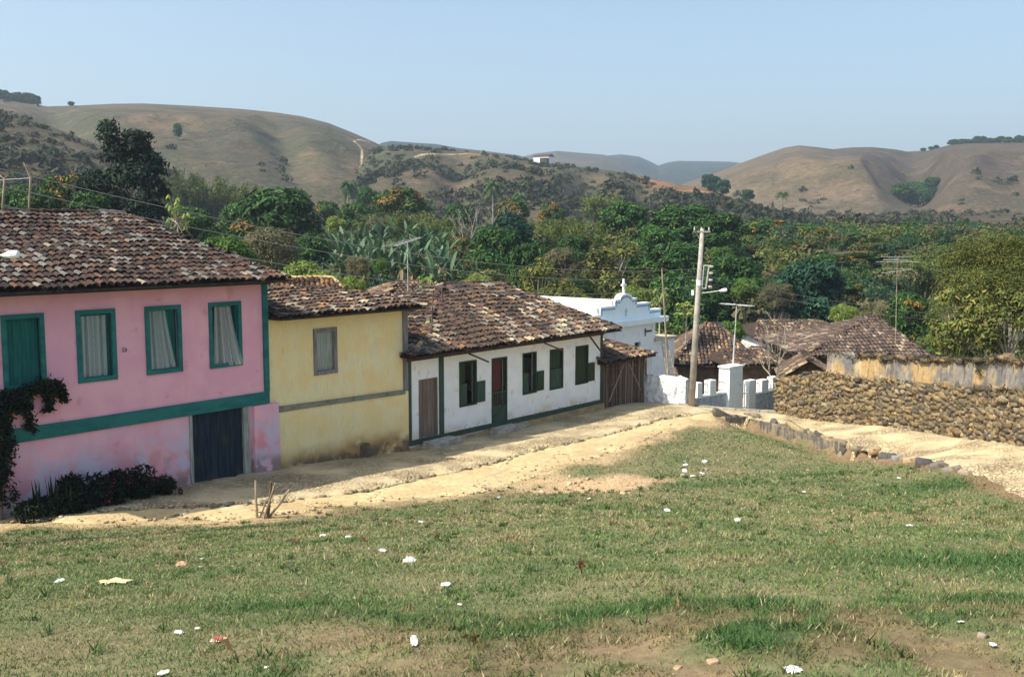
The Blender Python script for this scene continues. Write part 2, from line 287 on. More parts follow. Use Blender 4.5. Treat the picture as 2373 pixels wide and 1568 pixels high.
def wob(pts, amp, seed, step=.18):
    out = []
    for a, b in zip(pts[:-1], pts[1:]):
        n = max(1, int((b-a).length/step))
        for k in range(n):
            p = a.lerp(b, k/n); out.append((p.x+(fbm(p.x, p.y, 1.7, seed, 4)-.5)*amp, p.y+(fbm(p.x, p.y, 1.7, seed+5, 4)-.5)*amp))
    out.append((pts[-1].x, pts[-1].y)); return out
me_w = wob(ME, .35, 51); street_poly = wob(SB, 0, 1, .4)+[(7.44, 45.1)]+me_w[::-1]
path_poly = [(x, y) for x, y in me_w]+[(8.6, 41.6)]+wob(GE, .9, 61)[::-1]
lane_poly = wob([Vector((7.44, 45.1, 0)), Vector((11.39, 42.3, 0))], 0, 1)+wob(WALLB, .0, 1)+wob(LE[::-1], .35, 71)+wob([LE[0], ME[-1]], 0, 1)
def sheet(name, poly, m, dz, step=.3, bumpa=.02, kindlab=None, push=()):
    n = len(poly); P = np.array(poly); x0, y0 = P.min(0); x1, y1 = P.max(0)
    gx, gy = np.meshgrid(np.arange(x0, x1, step), np.arange(y0, y1, step)); gx = gx.ravel(); gy = gy.ravel(); ins = pip(gx, gy, poly)
    gx = gx[ins]+RNG.uniform(-.08, .08, ins.sum()); gy = gy[ins]+RNG.uniform(-.08, .08, ins.sum())
    vv = [Vector(p) for p in poly]+[Vector((a, b)) for a, b in zip(gx, gy)]
    r = delaunay_2d_cdt(vv, [], [list(range(n))], 1, 1e-4)
    V = np.array([(p.x, p.y) for p in r[0]]); z = h(V[:, 0], V[:, 1])+dz+(fbm(V[:, 0], V[:, 1], 1.8, 33, 3))*bumpa
    z[:n] = h(V[:n, 0], V[:n, 1])-.015
    fs = [tuple(f) for f in r[2]]
    me = bpy.data.meshes.new(name); me.from_pydata([(a, b, c) for (a, b), c in zip(V, z)], [], fs); me.materials.append(m)
    me.polygons.foreach_set('use_smooth', [True]*len(fs)); me.update()
    return tag(link(name, me), kind='structure')
sheet('street', street_poly, M['cobble'], .045, .3, .04)
sheet('path', path_poly, M['sand'], .02, .3, .03)
sheet('lane', lane_poly, M['cobble'], .035, .35, .04)
BARE = px([(1180, 1120), (1230, 1100), (1300, 1085), (1400, 1082), (1490, 1095), (1500, 1110), (1440, 1135), (1370, 1150), (1290, 1150), (1200, 1140)])
def dirtmask(X, Y, edge=False):
    e = np.zeros(np.shape(X))
    d = sst(9.3, 7.3, Y+(fbm(X, Y, .8, 77)-.5)*2.6)*sst(.46, .60, fbm(X, Y, 1.3, 81))*sst(-4, 1, X)*.62
    d = np.maximum(d, sst(8.2, 7.2, Y)*sst(.50, .62, fbm(X, Y, 1.6, 82))*(.2+.4*sst(-3, 0, X)))
    D = Y*S-X*C; bx = np.mean([p.x for p in BARE]); by = np.mean([p.y for p in BARE])
    d = np.maximum(d, sst(1.25, .7, np.hypot((X-bx)/2.3, (Y-by)/1.7)+(fbm(X, Y, 1.1, 88)-.5)*1.2)*.95)
    for p, r in ((GE, .9), (LE[:12], .5)):
        for a, b in zip(p[:-1], p[1:]):
            ex, ey = b.x-a.x, b.y-a.y; t = np.clip(((X-a.x)*ex+(Y-a.y)*ey)/(ex*ex+ey*ey), 0, 1)
            dd = np.hypot(X-a.x-t*ex, Y-a.y-t*ey); q_ = sst(r*1.5, .05, dd+(fbm(X, Y, 1.0, 90)-.5)*2.2)*.92; e = np.maximum(e, q_*(r > .8)); d = np.maximum(d, q_*.8)
    return e if edge else np.maximum(d, e)
def lushmask(X, Y):
    l = sst(.56, .72, fbm(X, Y*.6, .8, 95))*.22
    l = np.maximum(l, sst(9.0, 7.8, Y)*sst(.48, .58, fbm(X, Y, 1.1, 97))*sst(-4, 1, X))
    for u, v, rx, ry, w in ((2250, 1330, 2.2, .8, 1), (660, 1410, .9, .35, .8), (1700, 1140, 2.6, .8, .6), (2200, 1108, 2.0, .9, .9), (1900, 1075, 1.2, .6, .6), (1230, 1150, 1.2, .4, .5), (1950, 1480, 1.6, .5, .9)):
        x, y, z = ray(u, v); k = {1330: 11, 1410: 8.7, 1140: 27, 1108: 25, 1075: 29, 1150: 24.5, 1480: 7.2}[v]; cx, cy = x/y*k, k
        l = np.maximum(l, w*np.exp(-(((X-cx)/rx)**2+((Y-cy)/ry)**2)))
    return l
xs = axis(-22, 24, .25, 2600); ys = axis(3, 50, .25, 3200); gx, gy = np.meshgrid(xs, ys)
gz = h(gx, gy)
def deep(P): return pip(gx+.4, gy, P) & pip(gx-.4, gy, P) & pip(gx, gy+.4, P) & pip(gx, gy-.4, P)
ins = deep(street_poly) | deep(path_poly) | deep(lane_poly); gz = np.where(ins, gz-.07, gz)
dm = dirtmask(gx, gy); lm = lushmask(gx, gy); n1 = fbm(gx, gy, .6, 7)[..., None]; n2 = fbm(gx, gy, 3, 8)[..., None]
gcol = np.array((.095, .125, .050))*(1-n1)+np.array((.20, .165, .09))*n1
gcol = gcol*(1-lm[..., None])+np.array((.045, .085, .025))*lm[..., None]
soil = np.array((.14, .080, .048))*(1-n2)+np.array((.30, .185, .115))*n2
em = dirtmask(gx, gy, True)[..., None]; bp_ = sst(2.6, 1.2, np.hypot((gx-np.mean([p.x for p in BARE]))/1.6, gy-np.mean([p.y for p in BARE])))[..., None]; soil = soil*(1-bp_)+np.array((.42, .29, .17))*(.7+.6*n2)*bp_; soil = soil*(1-em)+(np.array((.44, .33, .18))*(.75+.5*n2))*em; gcol = gcol*(1-dm[..., None])+soil*dm[..., None]
farw = sst(46, 60, gy)[..., None]; f3 = fbm(gx, gy, .12, 66, 4)[..., None]; gcol = gcol*(1-farw)+(np.array((.035, .045, .02))*(1-sst(.42, .6, f3))+np.array((.10, .08, .045))*sst(.42, .6, f3))*farw
ny, nx = gx.shape; idx = np.arange(nx*ny).reshape(ny, nx); q = np.stack([idx[:-1, :-1], idx[:-1, 1:], idx[1:, 1:], idx[1:, :-1]], -1).reshape(-1, 4)
tag(link('ground', np_mesh('ground', np.stack([gx, gy, gz], -1).reshape(-1, 3), q, M['ground'], gcol.reshape(-1, 3), True)), kind='structure')
# grass blades
def grass():
    Vs = []; Cs = []
    for y0, y1, dens, w, hh in ((4.2, 9, 2600, .007, .055), (9, 13, 1500, .010, .06), (13, 19, 750, .015, .065), (19, 27, 380, .022, .07), (27, 41, 210, .030, .075)):
        x0, x1 = -.56*y1-4.5, min(.56*y1+4.5, 13.5); n = int(dens*(x1-x0)*(y1-y0)); X = RNG.uniform(x0, x1, n); Y = RNG.uniform(y0, y1, n)
        k = (np.abs(X) < .56*Y+4.2); X, Y = X[k], Y[k]
        k = ~(pip(X, Y, street_poly) | (pip(X, Y, path_poly) & (RNG.random(len(X)) > .16*sst(.5, .62, fbm(X, Y, 1.3, 61)))) | pip(X, Y, lane_poly)); X, Y = X[k], Y[k]
        k = (24.3-(Y*S-X*C)) > 1; X, Y = X[k], Y[k]
        d = dirtmask(X, Y); k = RNG.random(len(X)) > d*.72; X, Y, d = X[k], Y[k], d[k]; n = len(X); l = lushmask(X, Y); g = fbm(X, Y, .9, 31); g2 = fbm(X, Y, 4, 32)
        Z = h(X, Y); H = hh*.64*(1-.3*d)*RNG.uniform(.35, 1.25, n)*(1+.8*l)*(.7+.7*g2); a = RNG.uniform(0, 2*np.pi, n); W = w*RNG.uniform(.6, 1.3, n)
        lean = RNG.normal(0, .55, (n, 2))*H[:, None]; base = np.stack([X, Y, Z-.01], 1); off = np.stack([np.cos(a)*W, np.sin(a)*W, a*0], 1)
        tip = base+np.stack([lean[:, 0], lean[:, 1], H], 1); Vs.append(np.stack([base-off, base+off, tip], 1).reshape(-1, 3))
        dry = np.clip((g-.37+.07*sst(10, 20, Y))*2.2+RNG.normal(0, .22, n)-l*.9, 0, 1)[:, None]
        c = np.array((.118, .182, .060))*(1-dry)+np.array((.33, .28, .145))*dry; c = c*(1-l[:, None]*.55)+np.array((.030, .105, .030))*l[:, None]*.55
        c = c*RNG.uniform(.7, 1.35, (n, 1)); c = c*(1-.75*d[:, None])+np.array((.30, .20, .11))*RNG.uniform(.6, 1.4, (n, 1))*.75*d[:, None]; straw = RNG.random(n) < .04; c[straw] = (.46, .39, .24); Cs.append(np.repeat(c, 3, 0))
    n = 1500; X = RNG.uniform(-15, 13, n); Y = 5+RNG.random(n)**.8*24; k = (np.abs(X) < .56*Y+1) & ~(pip(X, Y, street_poly) | pip(X, Y, path_poly) | pip(X, Y, lane_poly)) & (24.3-(Y*S-X*C) > 1.5); X, Y = X[k], Y[k]
    nb = 16; X = np.repeat(X, nb)+RNG.normal(0, .035, len(X)*nb); Y = np.repeat(Y, nb)+RNG.normal(0, .035, len(Y)*nb); n = len(X); Z = h(X, Y); H = np.repeat(RNG.uniform(.05, .14, n//nb), nb)*RNG.uniform(.5, 1.1, n); a = RNG.uniform(0, 2*np.pi, n); W = .006+Y*.0005
    base = np.stack([X, Y, Z-.01], 1); off = np.stack([np.cos(a)*W, np.sin(a)*W, a*0], 1); ln = RNG.normal(0, .6, (n, 2))*H[:, None]; tip = base+np.stack([ln[:, 0], ln[:, 1], H], 1); Vs.append(np.stack([base-off, base+off, tip], 1).reshape(-1, 3))
    tc_ = np.array([(.06, .12, .035), (.10, .15, .05), (.34, .28, .16), (.20, .13, .07)])[np.repeat(RNG.choice(4, n//nb, p=[.35, .3, .25, .1]), nb)]*RNG.uniform(.7, 1.3, (n, 1)); Cs.append(np.repeat(tc_, 3, 0))
    V = np.concatenate(Vs); tag(link('grass', np_mesh('grass', V, np.arange(len(V)).reshape(-1, 3), M['grassb'], np.concatenate(Cs))), kind='stuff', label='short green and straw coloured grass on the sloping common', cat='grass')
grass()
# ------------------------------------------------------------------ hills
def poly_at(pts, u): return np.interp(u, [p[0] for p in pts], [p[1] for p in pts])
def hill(name, crest, Yc, Yf, zf, amp, nseed, m, colf, nu=320, nt=70, fold=None, shape=.8, back=1.5):
    us = np.linspace(crest[0][0], crest[-1][0], nu); ts = np.concatenate([np.linspace(0, 1, nt), 1+np.linspace(.04, 1, 16)**1.2]); U, T = np.meshgrid(us, ts)
    yc = poly_at(Yc, U); yf = poly_at(Yf, U); v = poly_at(crest, U); vb = v
    k = 5/((us[1]-us[0])); 
    cz = CZ+(math.sin(-PITCH)+(784-v)/F*math.cos(PITCH))/(math.cos(PITCH)+(784-v)/F*math.sin(PITCH))*yc
    Y = yf+(yc-yf)*np.minimum(T, 1)+np.maximum(T-1, 0)*yc*back*.5
    X = (U-1186)/F/(math.cos(PITCH)+(784-v)/F*math.sin(PITCH))*Y
    zf = poly_at(zf, U) if isinstance(zf, list) else zf
    prof = np.sin(np.minimum(T, 1)*np.pi/2)**shape*.5+np.minimum(T, 1)*.5
    Z = zf+(cz-zf)*prof
    Z0 = Z
    Z = np.where(T > 1, cz-(cz-zf+20)*sst(1, 2.1, T), Z)
    env = np.clip(np.minimum(T, 1)*(1-np.minimum(T, 1))*4, 0, 1)*np.clip((1-T)*2.2, 0, 1)*1.2
    Z = Z+env*amp*(fbm(X, Y, 1/90., nseed, 5)-.5)*1.3
    Z = Z+env*amp*.5*(np.abs(fbm(X+Y*.4, Y*.45, 1/70., nseed+3, 4)-.5)*-3+.4)
    if fold is not None: Z = Z+fold(U, T, env)
    Z = np.where(T < 1, np.minimum(Z, CZ+(cz-CZ)*Y/yc-(1-T)*yc*.012), Z)
    c = colf(U, T, X, Y)
    ny, nx = X.shape; idx = np.arange(nx*ny).reshape(ny, nx); q = np.stack([idx[:-1, :-1], idx[:-1, 1:], idx[1:, 1:], idx[1:, :-1]], -1).reshape(-1, 4)
    o = tag(link(name, np_mesh(name, np.stack([X, Y, Z], -1).reshape(-1, 3), q, m, None if c is None else c.reshape(-1, 3), True)), kind='structure')
    return dict(U=us, T=ts, X=X, Y=Y, Z=Z)
def hp(H, u, t):
    iu = np.interp(u, H['U'], np.arange(len(H['U']))); it = np.interp(t, H['T'], np.arange(len(H['T']))); i, j = int(it), int(iu); return Vector((H['X'][i, j], H['Y'][i, j], H['Z'][i, j]))
straw = np.array((.098, .071, .040)); olive = np.array((.054, .050, .027)); dk = np.array((.033, .042, .020)); red = np.array((.42, .17, .07))
def ell(U, T, u, t, ru, rt): return np.exp(-(((U-u)/ru)**2+((T-t)/rt)**2))[..., None]
def lineU(U, T, pts, w):
    r = np.zeros(U.shape)
    for (u0, t0), (u1, t1) in zip(pts[:-1], pts[1:]):
        k = 450.; ex, ey = u1-u0, (t1-t0)*k; tt = np.clip(((U-u0)*ex+(T-t0)*k*ey)/(ex*ex+ey*ey), 0, 1); r = np.maximum(r, sst(w, w*.4, np.hypot(U-u0-tt*ex, (T-t0)*k-tt*ey)))
    return r[..., None]
def c_left(U, T, X, Y):
    n = sst(.3, .68, fbm(X, Y, .03, 3, 6))[..., None]; c = straw*1.1*n+olive*.9*(1-n); g = sst(.52, .64, fbm(U*1.0+T*300, T*260, .012, 5))[..., None]*.5; c = c*(1-g)+dk*1.4*g
    e = lineU(U, T, [(856, .86), (832, .70), (824, .60), (820, .5), (838, .38), (836, .28), (830, .2), (842, .1)], 3.6); return c*(1-e)+np.array((.5, .37, .22))*e
def c_spur(U, T, X, Y):
    n = fbm(X, Y, .03, 8)[..., None]; c = straw*.85*n+olive*.8*(1-n); b = sst(.44, .56, fbm(X, Y, .035, 12))[..., None]*sst(1.0, .55, T)[..., None]; c = c*(1-b)+dk*1.2*b
    for u, t, ru, rt in ((1570, .80, 50, .22), (1612, .76, 30, .22), (1490, .88, 34, .06), (1300, .9, 22, .05), (1130, .8, 40, .03), (1230, .62, 40, .08)):
        e = ell(U, T, u, t, ru, rt)*sst(.36, .5, fbm(X, Y, .09, 14))[..., None]; c = c*(1-e)+red*e
    e = lineU(U, T, [(960, .62), (1010, .70), (1050, .80), (1115, .86), (1118, .95)], 4.5); return c*(1-e*.8)+np.array((.5, .36, .22))*e*.8
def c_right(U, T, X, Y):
    n = sst(.3, .68, fbm(X, Y, .025, 23, 6))[..., None]; c = straw*1.4*n+np.array((.12, .09, .06))*(1-n); g = sst(.54, .66, fbm(X, Y, .02, 25))[..., None]*.5; c = c*(1-g)+olive*.8*g; ridge_shade = sst(-40, 60, U-(2040-T*190))[..., None]; c = c*(1-ridge_shade*.42*np.array((1, 1, .8)))  # shade on the flank right of the ridge painted into the hill colour
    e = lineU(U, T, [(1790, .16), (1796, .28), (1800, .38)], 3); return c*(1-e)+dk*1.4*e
def c_foot(U, T, X, Y):
    n = fbm(X, Y, .03, 33)[..., None]; c = straw*.62*n+olive*.6*(1-n); g = sst(.46, .58, fbm(X, Y, .05, 35))[..., None]*.75; c = c*(1-g)+dk*g
    e = ell(U, T, 1935, .62, 26, .16); return c*(1-e)+np.array((.46, .24, .16))*e
def c_near(U, T, X, Y):
    n = fbm(X, Y, .03, 43)[..., None]; c = straw*.7*n+olive*.75*(1-n); g = sst(.44, .56, fbm(X, Y, .035, 45))[..., None]*sst(.95, .6, T)[..., None]; return c*(1-g)+dk*g
far1 = hill('hills', [(700, 400), (860, 345), (885, 331), (905, 327), (960, 331), (1010, 334), (1060, 343), (1130, 351), (1200, 360), (1260, 378), (1400, 420)], [(0, 1250)], [(0, 900)], 40, 6, 101, M['farhill'], lambda *a: None, 200, 30)
far2 = hill('hills', [(1120, 430), (1190, 368), (1240, 356), (1290, 350), (1340, 354), (1400, 359), (1440, 372), (1480, 395), (1560, 440)], [(0, 1500)], [(0, 1100)], 50, 8, 111, M['farhill_dry'], lambda *a: None, 200, 30)
far3 = hill('hills', [(1300, 420), (1380, 363), (1440, 358), (1480, 363), (1505, 374), (1525, 384), (1545, 377), (1570, 373), (1640, 374), (1690, 375), (1740, 380), (1900, 420)], [(0, 1900)], [(0, 1300)], 60, 14, 121, M['farhill'], lambda *a: None, 240, 30)
far4 = hill('hills', [(1980, 420), (2060, 355), (2120, 350), (2180, 352), (2260, 390)], [(0, 1500)], [(0, 1100)], 60, 8, 131, M['farhill'], lambda *a: None, 100, 20)
hl = hill('hill', [(-900, 300), (-300, 200), (0, 230), (60, 240), (110, 247), (180, 245), (260, 241), (330, 240), (450, 246), (560, 253), (640, 261), (700, 270), (760, 285), (820, 309), (870, 331), (905, 350), (980, 380), (1100, 430), (1250, 470)], [(-900, 480), (300, 560), (900, 600), (1250, 600)], [(-900, 220), (600, 270), (1250, 340)], [(-900, 8), (600, 12), (1250, 14)], 9, 141, M['hill'], c_left, 760, 80,
  fold=lambda U, T, E: E*(-7*np.exp(-((U-100-T*40)/60)**2)-5*np.exp(-((U-700+T*120)/50)**2)))
hn = hill('hill', [(-900, 150), (-300, 190), (-60, 240), (0, 255), (60, 272), (130, 298), (200, 325), (300, 362), (400, 400), (480, 440), (560, 480)], [(-900, 300), (560, 230)], [(-900, 130), (560, 190)], [(-900, 2), (560, 5)], 5, 151, M['hill'], c_near, 200, 60)
hsp = hill('hill', [(640, 470), (740, 430), (800, 385), (850, 352), (890, 338), (960, 341), (1040, 346), (1120, 353), (1200, 364), (1255, 378), (1330, 385), (1420, 396), (1500, 412), (1580, 430), (1650, 440), (1700, 462), (1760, 476), (1830, 492), (1920, 525), (2010, 560)], [(640, 460), (1250, 440), (2000, 300)], [(640, 270), (1300, 220), (2000, 230)], [(640, 10), (1300, 6), (2000, 5)], 8, 161, M['hill'], c_spur, 560, 90,
  fold=lambda U, T, E: E*(-6*np.exp(-((U-1330-T*60)/45)**2)-5*np.exp(-((U-1480-T*20)/30)**2)-5*np.exp(-((U-1060)/50)**2)))
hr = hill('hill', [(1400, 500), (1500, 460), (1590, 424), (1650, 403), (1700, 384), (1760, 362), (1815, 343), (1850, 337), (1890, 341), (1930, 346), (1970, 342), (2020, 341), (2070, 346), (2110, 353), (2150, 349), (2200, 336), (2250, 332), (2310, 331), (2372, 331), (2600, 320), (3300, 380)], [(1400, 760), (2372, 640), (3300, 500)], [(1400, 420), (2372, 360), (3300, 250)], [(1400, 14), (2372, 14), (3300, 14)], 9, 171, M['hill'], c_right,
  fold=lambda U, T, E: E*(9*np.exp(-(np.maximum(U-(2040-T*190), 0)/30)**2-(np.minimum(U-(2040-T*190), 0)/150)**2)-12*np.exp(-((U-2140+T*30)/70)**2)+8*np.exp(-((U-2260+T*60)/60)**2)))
hf = hill('hill', [(1560, 540), (1700, 520), (1800, 508), (1900, 500), (2000, 497), (2100, 495), (2200, 492), (2372, 490), (2700, 480)], [(1560, 300), (2700, 330)], [(1560, 190), (2700, 190)], [(1560, 3), (2700, 5)], 4, 181, M['hill'], c_foot, 220, 50)
# ------------------------------------------------------------------ leaves
def leaves(name, P, Nn, sz, asp, col, droop=0):
    n = len(P); Nn = Nn/np.linalg.norm(Nn, axis=1, keepdims=True); r = RNG.normal(size=(n, 3)); r[:, 2] -= droop
    a = r-(r*Nn).sum(1, keepdims=True)*Nn; a /= np.linalg.norm(a, axis=1, keepdims=True)+1e-9; b = np.cross(Nn, a)
    sz = (sz*RNG.uniform(.6, 1.3, n))[:, None]; l = a*sz*asp; w = b*sz
    V = np.stack([P-l*.1-w*.35, P-l*.1+w*.35, P+l*.75+w*.3, P+l-w*.1], 1).reshape(-1, 3)
    return V, np.arange(4*n).reshape(-1, 4), np.repeat(col, 4, 0)
def palette(n, cols, wts, jit=.25):
    c = np.array(cols)[RNG.choice(len(cols), n, p=np.array(wts)/sum(wts))]; return c*RNG.uniform(1-jit, 1+jit, (n, 1))
def crown_mesh(name, lobes, n, sz, asp, pal, wts, droop=.3, up=.35, shell=(.72, 1.04), lobecol=.35, flush=None):
    lobes = np.array(lobes); A = lobes[:, 3]*lobes[:, 4]; k = RNG.choice(len(lobes), n, p=A/A.sum()); d = RNG.normal(size=(n, 3)); d /= np.linalg.norm(d, axis=1, keepdims=True)
    d[:, 2] = np.where(d[:, 2] < -.45, -d[:, 2], d[:, 2]); P = lobes[k, :3]+d*lobes[k, 3:6]*RNG.uniform(*shell, (n, 1))
    Nn = d*1.0+RNG.normal(0, .38, (n, 3)); Nn[:, 2] += up
    c = palette(n, pal, wts); c = c*(1+RNG.uniform(-lobecol, lobecol, len(lobes))[k][:, None])
    if flush is not None:
        fl = (RNG.random(len(lobes)) < flush[1])[k] & (d[:, 2] > -.1) & (RNG.random(n) < .75); c[fl] = palette(int(fl.sum()), flush[0], [1]*len(flush[0]))
    V, Q, cc = leaves(name, P, Nn, sz, asp, c, droop); return np_mesh(name, V, Q, M['leaf'], cc)
def blob_lobes(n, R, z0, z1, r0, r1, flat=.8):
    L_ = []
    for i in range(n):
        a = random.uniform(0, 2*math.pi); t = random.random()**.7; e = math.sqrt(max(0, 1-(2*t-1)**2*.85)) if z1 > z0 else 1
        rr = random.uniform(r0, r1); q = max(0, R-rr)*e*random.uniform(.55, 1)
        L_.append((math.cos(a)*q, math.sin(a)*q, z0+rr*.6+(z1-z0-rr*1.4)*t, rr, rr, rr*flat))
    return L_
def limbs(base_h, targets, r, m, seed=0, sub=True, n=6):
    b = MB(); fork = Vector((0, 0, base_h)); b.tube([(0, 0, -.4), (random.uniform(-.1, .1), 0, base_h*.5), fork], [r*1.25, r, r*.8], n)
    for t in targets:
        t = Vector(t[:3]); mid = fork.lerp(t, .5)+Vector((random.uniform(-.3, .3), random.uniform(-.3, .3), random.uniform(.1, .5))); b.tube([fork, mid, t], [r*.55, r*.33, r*.12], 5)
        if sub:
            for j in range(2):
                e = mid.lerp(t, .5)+Vector([random.uniform(-1, 1)*abs(t.z-base_h)*.25 for _ in range(3)]); b.tube([mid, e], [r*.22, r*.05], 4)
    return b
PROTO = {}
def proto(kind, crown, trunk, tm, H, W, cname='crown', tname='trunk'):
    t = None
    if trunk is not None:
        me = bpy.data.meshes.new(tname); me.from_pydata(trunk.v, [], trunk.f); me.materials.append(tm); me.polygons.foreach_set('use_smooth', [True]*len(trunk.f)); t = me
    PROTO.setdefault(kind, []).append((crown, t, H, W, cname, tname))
G1 = [(.028, .078, .020), (.046, .110, .028), (.013, .040, .015), (.095, .155, .038)]
FL = [(.30, .155, .035), (.22, .13, .035), (.36, .21, .06), (.14, .12, .03)]
for i in range(3):
    L_ = blob_lobes(46, 5, 1.6, 10, 1.1, 1.9); proto('mango', crown_mesh('crown', L_, 8500, .34, 1.7, G1, [4, 3, 3, 1.0]), limbs(2.5, L_[:9], .35, None), M['bark'], 10, 10.4)
for i in range(2):
    L_ = blob_lobes(46, 5, 1.6, 10, 1.1, 1.9); proto('flush', crown_mesh('crown', L_, 8500, .34, 1.7, G1, [4, 3, 3, 1.0], flush=(FL, .5)), limbs(2.5, L_[:9], .35, None), M['bark'], 10, 10.4)
    L_ = blob_lobes(46, 5, 1.6, 10, 1.1, 1.9); proto('fleck', crown_mesh('crown', L_, 8500, .34, 1.7, G1, [4, 3, 2, 1.6], flush=(FL, .07)), limbs(2.5, L_[:9], .35, None), M['bark'], 10, 10.4)
for i in range(2):
    L_ = blob_lobes(40, 4, .8, 9, .9, 1.6); proto('bluegreen', crown_mesh('crown', L_, 8000, .30, 1.5, [(.018, .060, .038), (.03, .085, .05), (.012, .038, .028)], [3, 2, 2]), limbs(2, L_[:8], .3, None), M['bark'], 9, 8.4)
    L_ = blob_lobes(34, 4, .2, 5, .9, 1.5, .7); proto('limeshrub', crown_mesh('crown', L_, 9000, .15, 2.0, [(.17, .23, .045), (.11, .18, .035), (.24, .28, .075), (.07, .12, .03)], [3, 3, 1.5, 1.5], lobecol=.2), limbs(.8, L_[:9], .12, None), M['bark'], 5, 8.2)
    L_ = blob_lobes(34, 4, .2, 5, .9, 1.5, .7); proto('brightshrub', crown_mesh('crown', L_, 7000, .22, 1.6, [(.075, .15, .028), (.045, .10, .02), (.12, .19, .04)], [3, 3, 1.5], lobecol=.25), limbs(.8, L_[:9], .12, None), M['bark'], 5, 8.2)
    L_ = blob_lobes(26, 4, .2, 5, .9, 1.8, .75); proto('greybush', crown_mesh('crown', L_, 8000, .13, 2.4, [(.14, .13, .075), (.10, .105, .06), (.19, .16, .11), (.08, .10, .04)], [3, 3, 2, 2], lobecol=.12), limbs(.6, L_[:14], .1, None), M['palebark'], 5, 8.2)
    L_ = blob_lobes(26, 3.6, 1.2, 8.5, .7, 1.5); proto('olivetree', crown_mesh('crown', L_, 3600, .22, 1.6, [(.15, .16, .04), (.10, .12, .03), (.22, .19, .06), (.06, .09, .03)], [3, 3, 1.5, 2], shell=(.3, 1.05)), limbs(2.2, L_[:16], .2, None), M['palebark'], 8.5, 7.6)
    L_ = blob_lobes(36, 5, 1.5, 9, 1, 1.9, .6); proto('feather', crown_mesh('crown', L_, 46000, .062, 2.6, [(.085, .10, .022), (.06, .075, .018), (.13, .12, .028), (.035, .05, .016)], [3, 3, 1.2, 2], shell=(.35, 1.05), lobecol=.25), limbs(1.6, L_[:22], .16, None), M['bark'], 9, 10.4)
def bamboo():
    b = MB(); P = []; Nn = []; 
    for i in range(34):
        a = random.uniform(0, 6.28); r = random.uniform(.2, 1.3); o = random.uniform(.8, 3.0); H = random.uniform(6, 10); base = Vector((math.cos(a)*r, math.sin(a)*r, 0)); pts = []
        for t in np.linspace(0, 1, 7): pts.append(base+Vector((math.cos(a)*o*t**2.4, math.sin(a)*o*t**2.4, H*(t-.14*t**4))))
        b.tube(pts, [.06, .055, .05, .045, .035, .02, .008], 4, False)
        for t in np.random.default_rng(i).uniform(.18, 1, 210)**.8:
            k = min(5, int(t*6)); p = pts[k].lerp(pts[k+1], t*6-k); P.append(p+Vector([random.gauss(0, .33) for _ in range(3)])); Nn.append((random.gauss(0, 1)+math.cos(a)*.5, random.gauss(0, 1)+math.sin(a)*.5, .5))
    n = len(P); V, Q, c = leaves('x', np.array([tuple(p) for p in P]), np.array(Nn), .15, 3.2, palette(n, [(.115, .15, .04), (.085, .12, .035), (.16, .17, .06), (.05, .085, .028)], [3, 3, 1, 2]), 1.2)
    proto('bamboo', np_mesh('foliage', V, Q, M['leaf'], c), b, mat_culm, 9.4, 7.5, 'foliage', 'culms')
mat_culm = mat('bamboo_culm', (.22, .24, .09), (.3, .27, .13), 2)
bamboo(); bamboo()
def strip(pts, ws, up, col, V, Q, Cc):
    b0 = len(V)
    for i, (p, w) in enumerate(zip(pts, ws)):
        d = (pts[min(i+1, len(pts)-1)]-pts[max(i-1, 0)]).normalized(); s_ = d.cross(up); s_ = s_.normalized() if s_.length > 1e-3 else Vector((1, 0, 0)); n_ = s_.cross(d)
        V += [p-s_*w-n_*w*-.25, p, p+s_*w-n_*w*-.25]; Cc += [col]*3
    for i in range(len(pts)-1):
        for j in (0, 1): Q.append((b0+i*3+j, b0+i*3+j+1, b0+i*3+j+4, b0+i*3+j+3))
for i in range(3):
    V = []; Q = []; Cc = []; b = MB(); b.tube([(0, 0, -.3), (0, 0, 1.1), (.05, 0, 2.0)], [.17, .14, .09], 7)
    for k in range(15):
        a = k*2.4+random.uniform(-.3, .3); dry = k >= 10; L_ = random.uniform(1.7, 2.5); up = -.3 if dry else random.uniform(.5, 1.5); pts = []
        for t in np.linspace(0, 1, 7): pts.append(Vector((math.cos(a)*L_*t*(.35 if dry else .75), math.sin(a)*L_*t*(.35 if dry else .75), 1.9+L_*(up*t-(.9 if not dry else .5)*t*t*(.6 if up > 1 else 1)))))
        strip(pts, [.04, .12, .17, .18, .16, .11, .02], Vector((0, 0, 1)), random.choice([(.09, .16, .095), (.15, .22, .15), (.055, .11, .065)]) if not dry else (.34, .26, .16), V, Q, Cc)
    proto('banana', np_mesh('leaves', np.array([tuple(v) for v in V]), np.array(Q), M['leaf'], np.array(Cc)), b, mat('banana_stem', (.16, .17, .08), (.3, .22, .12), 3), 3.6, 3.2, 'leaves', 'stem')
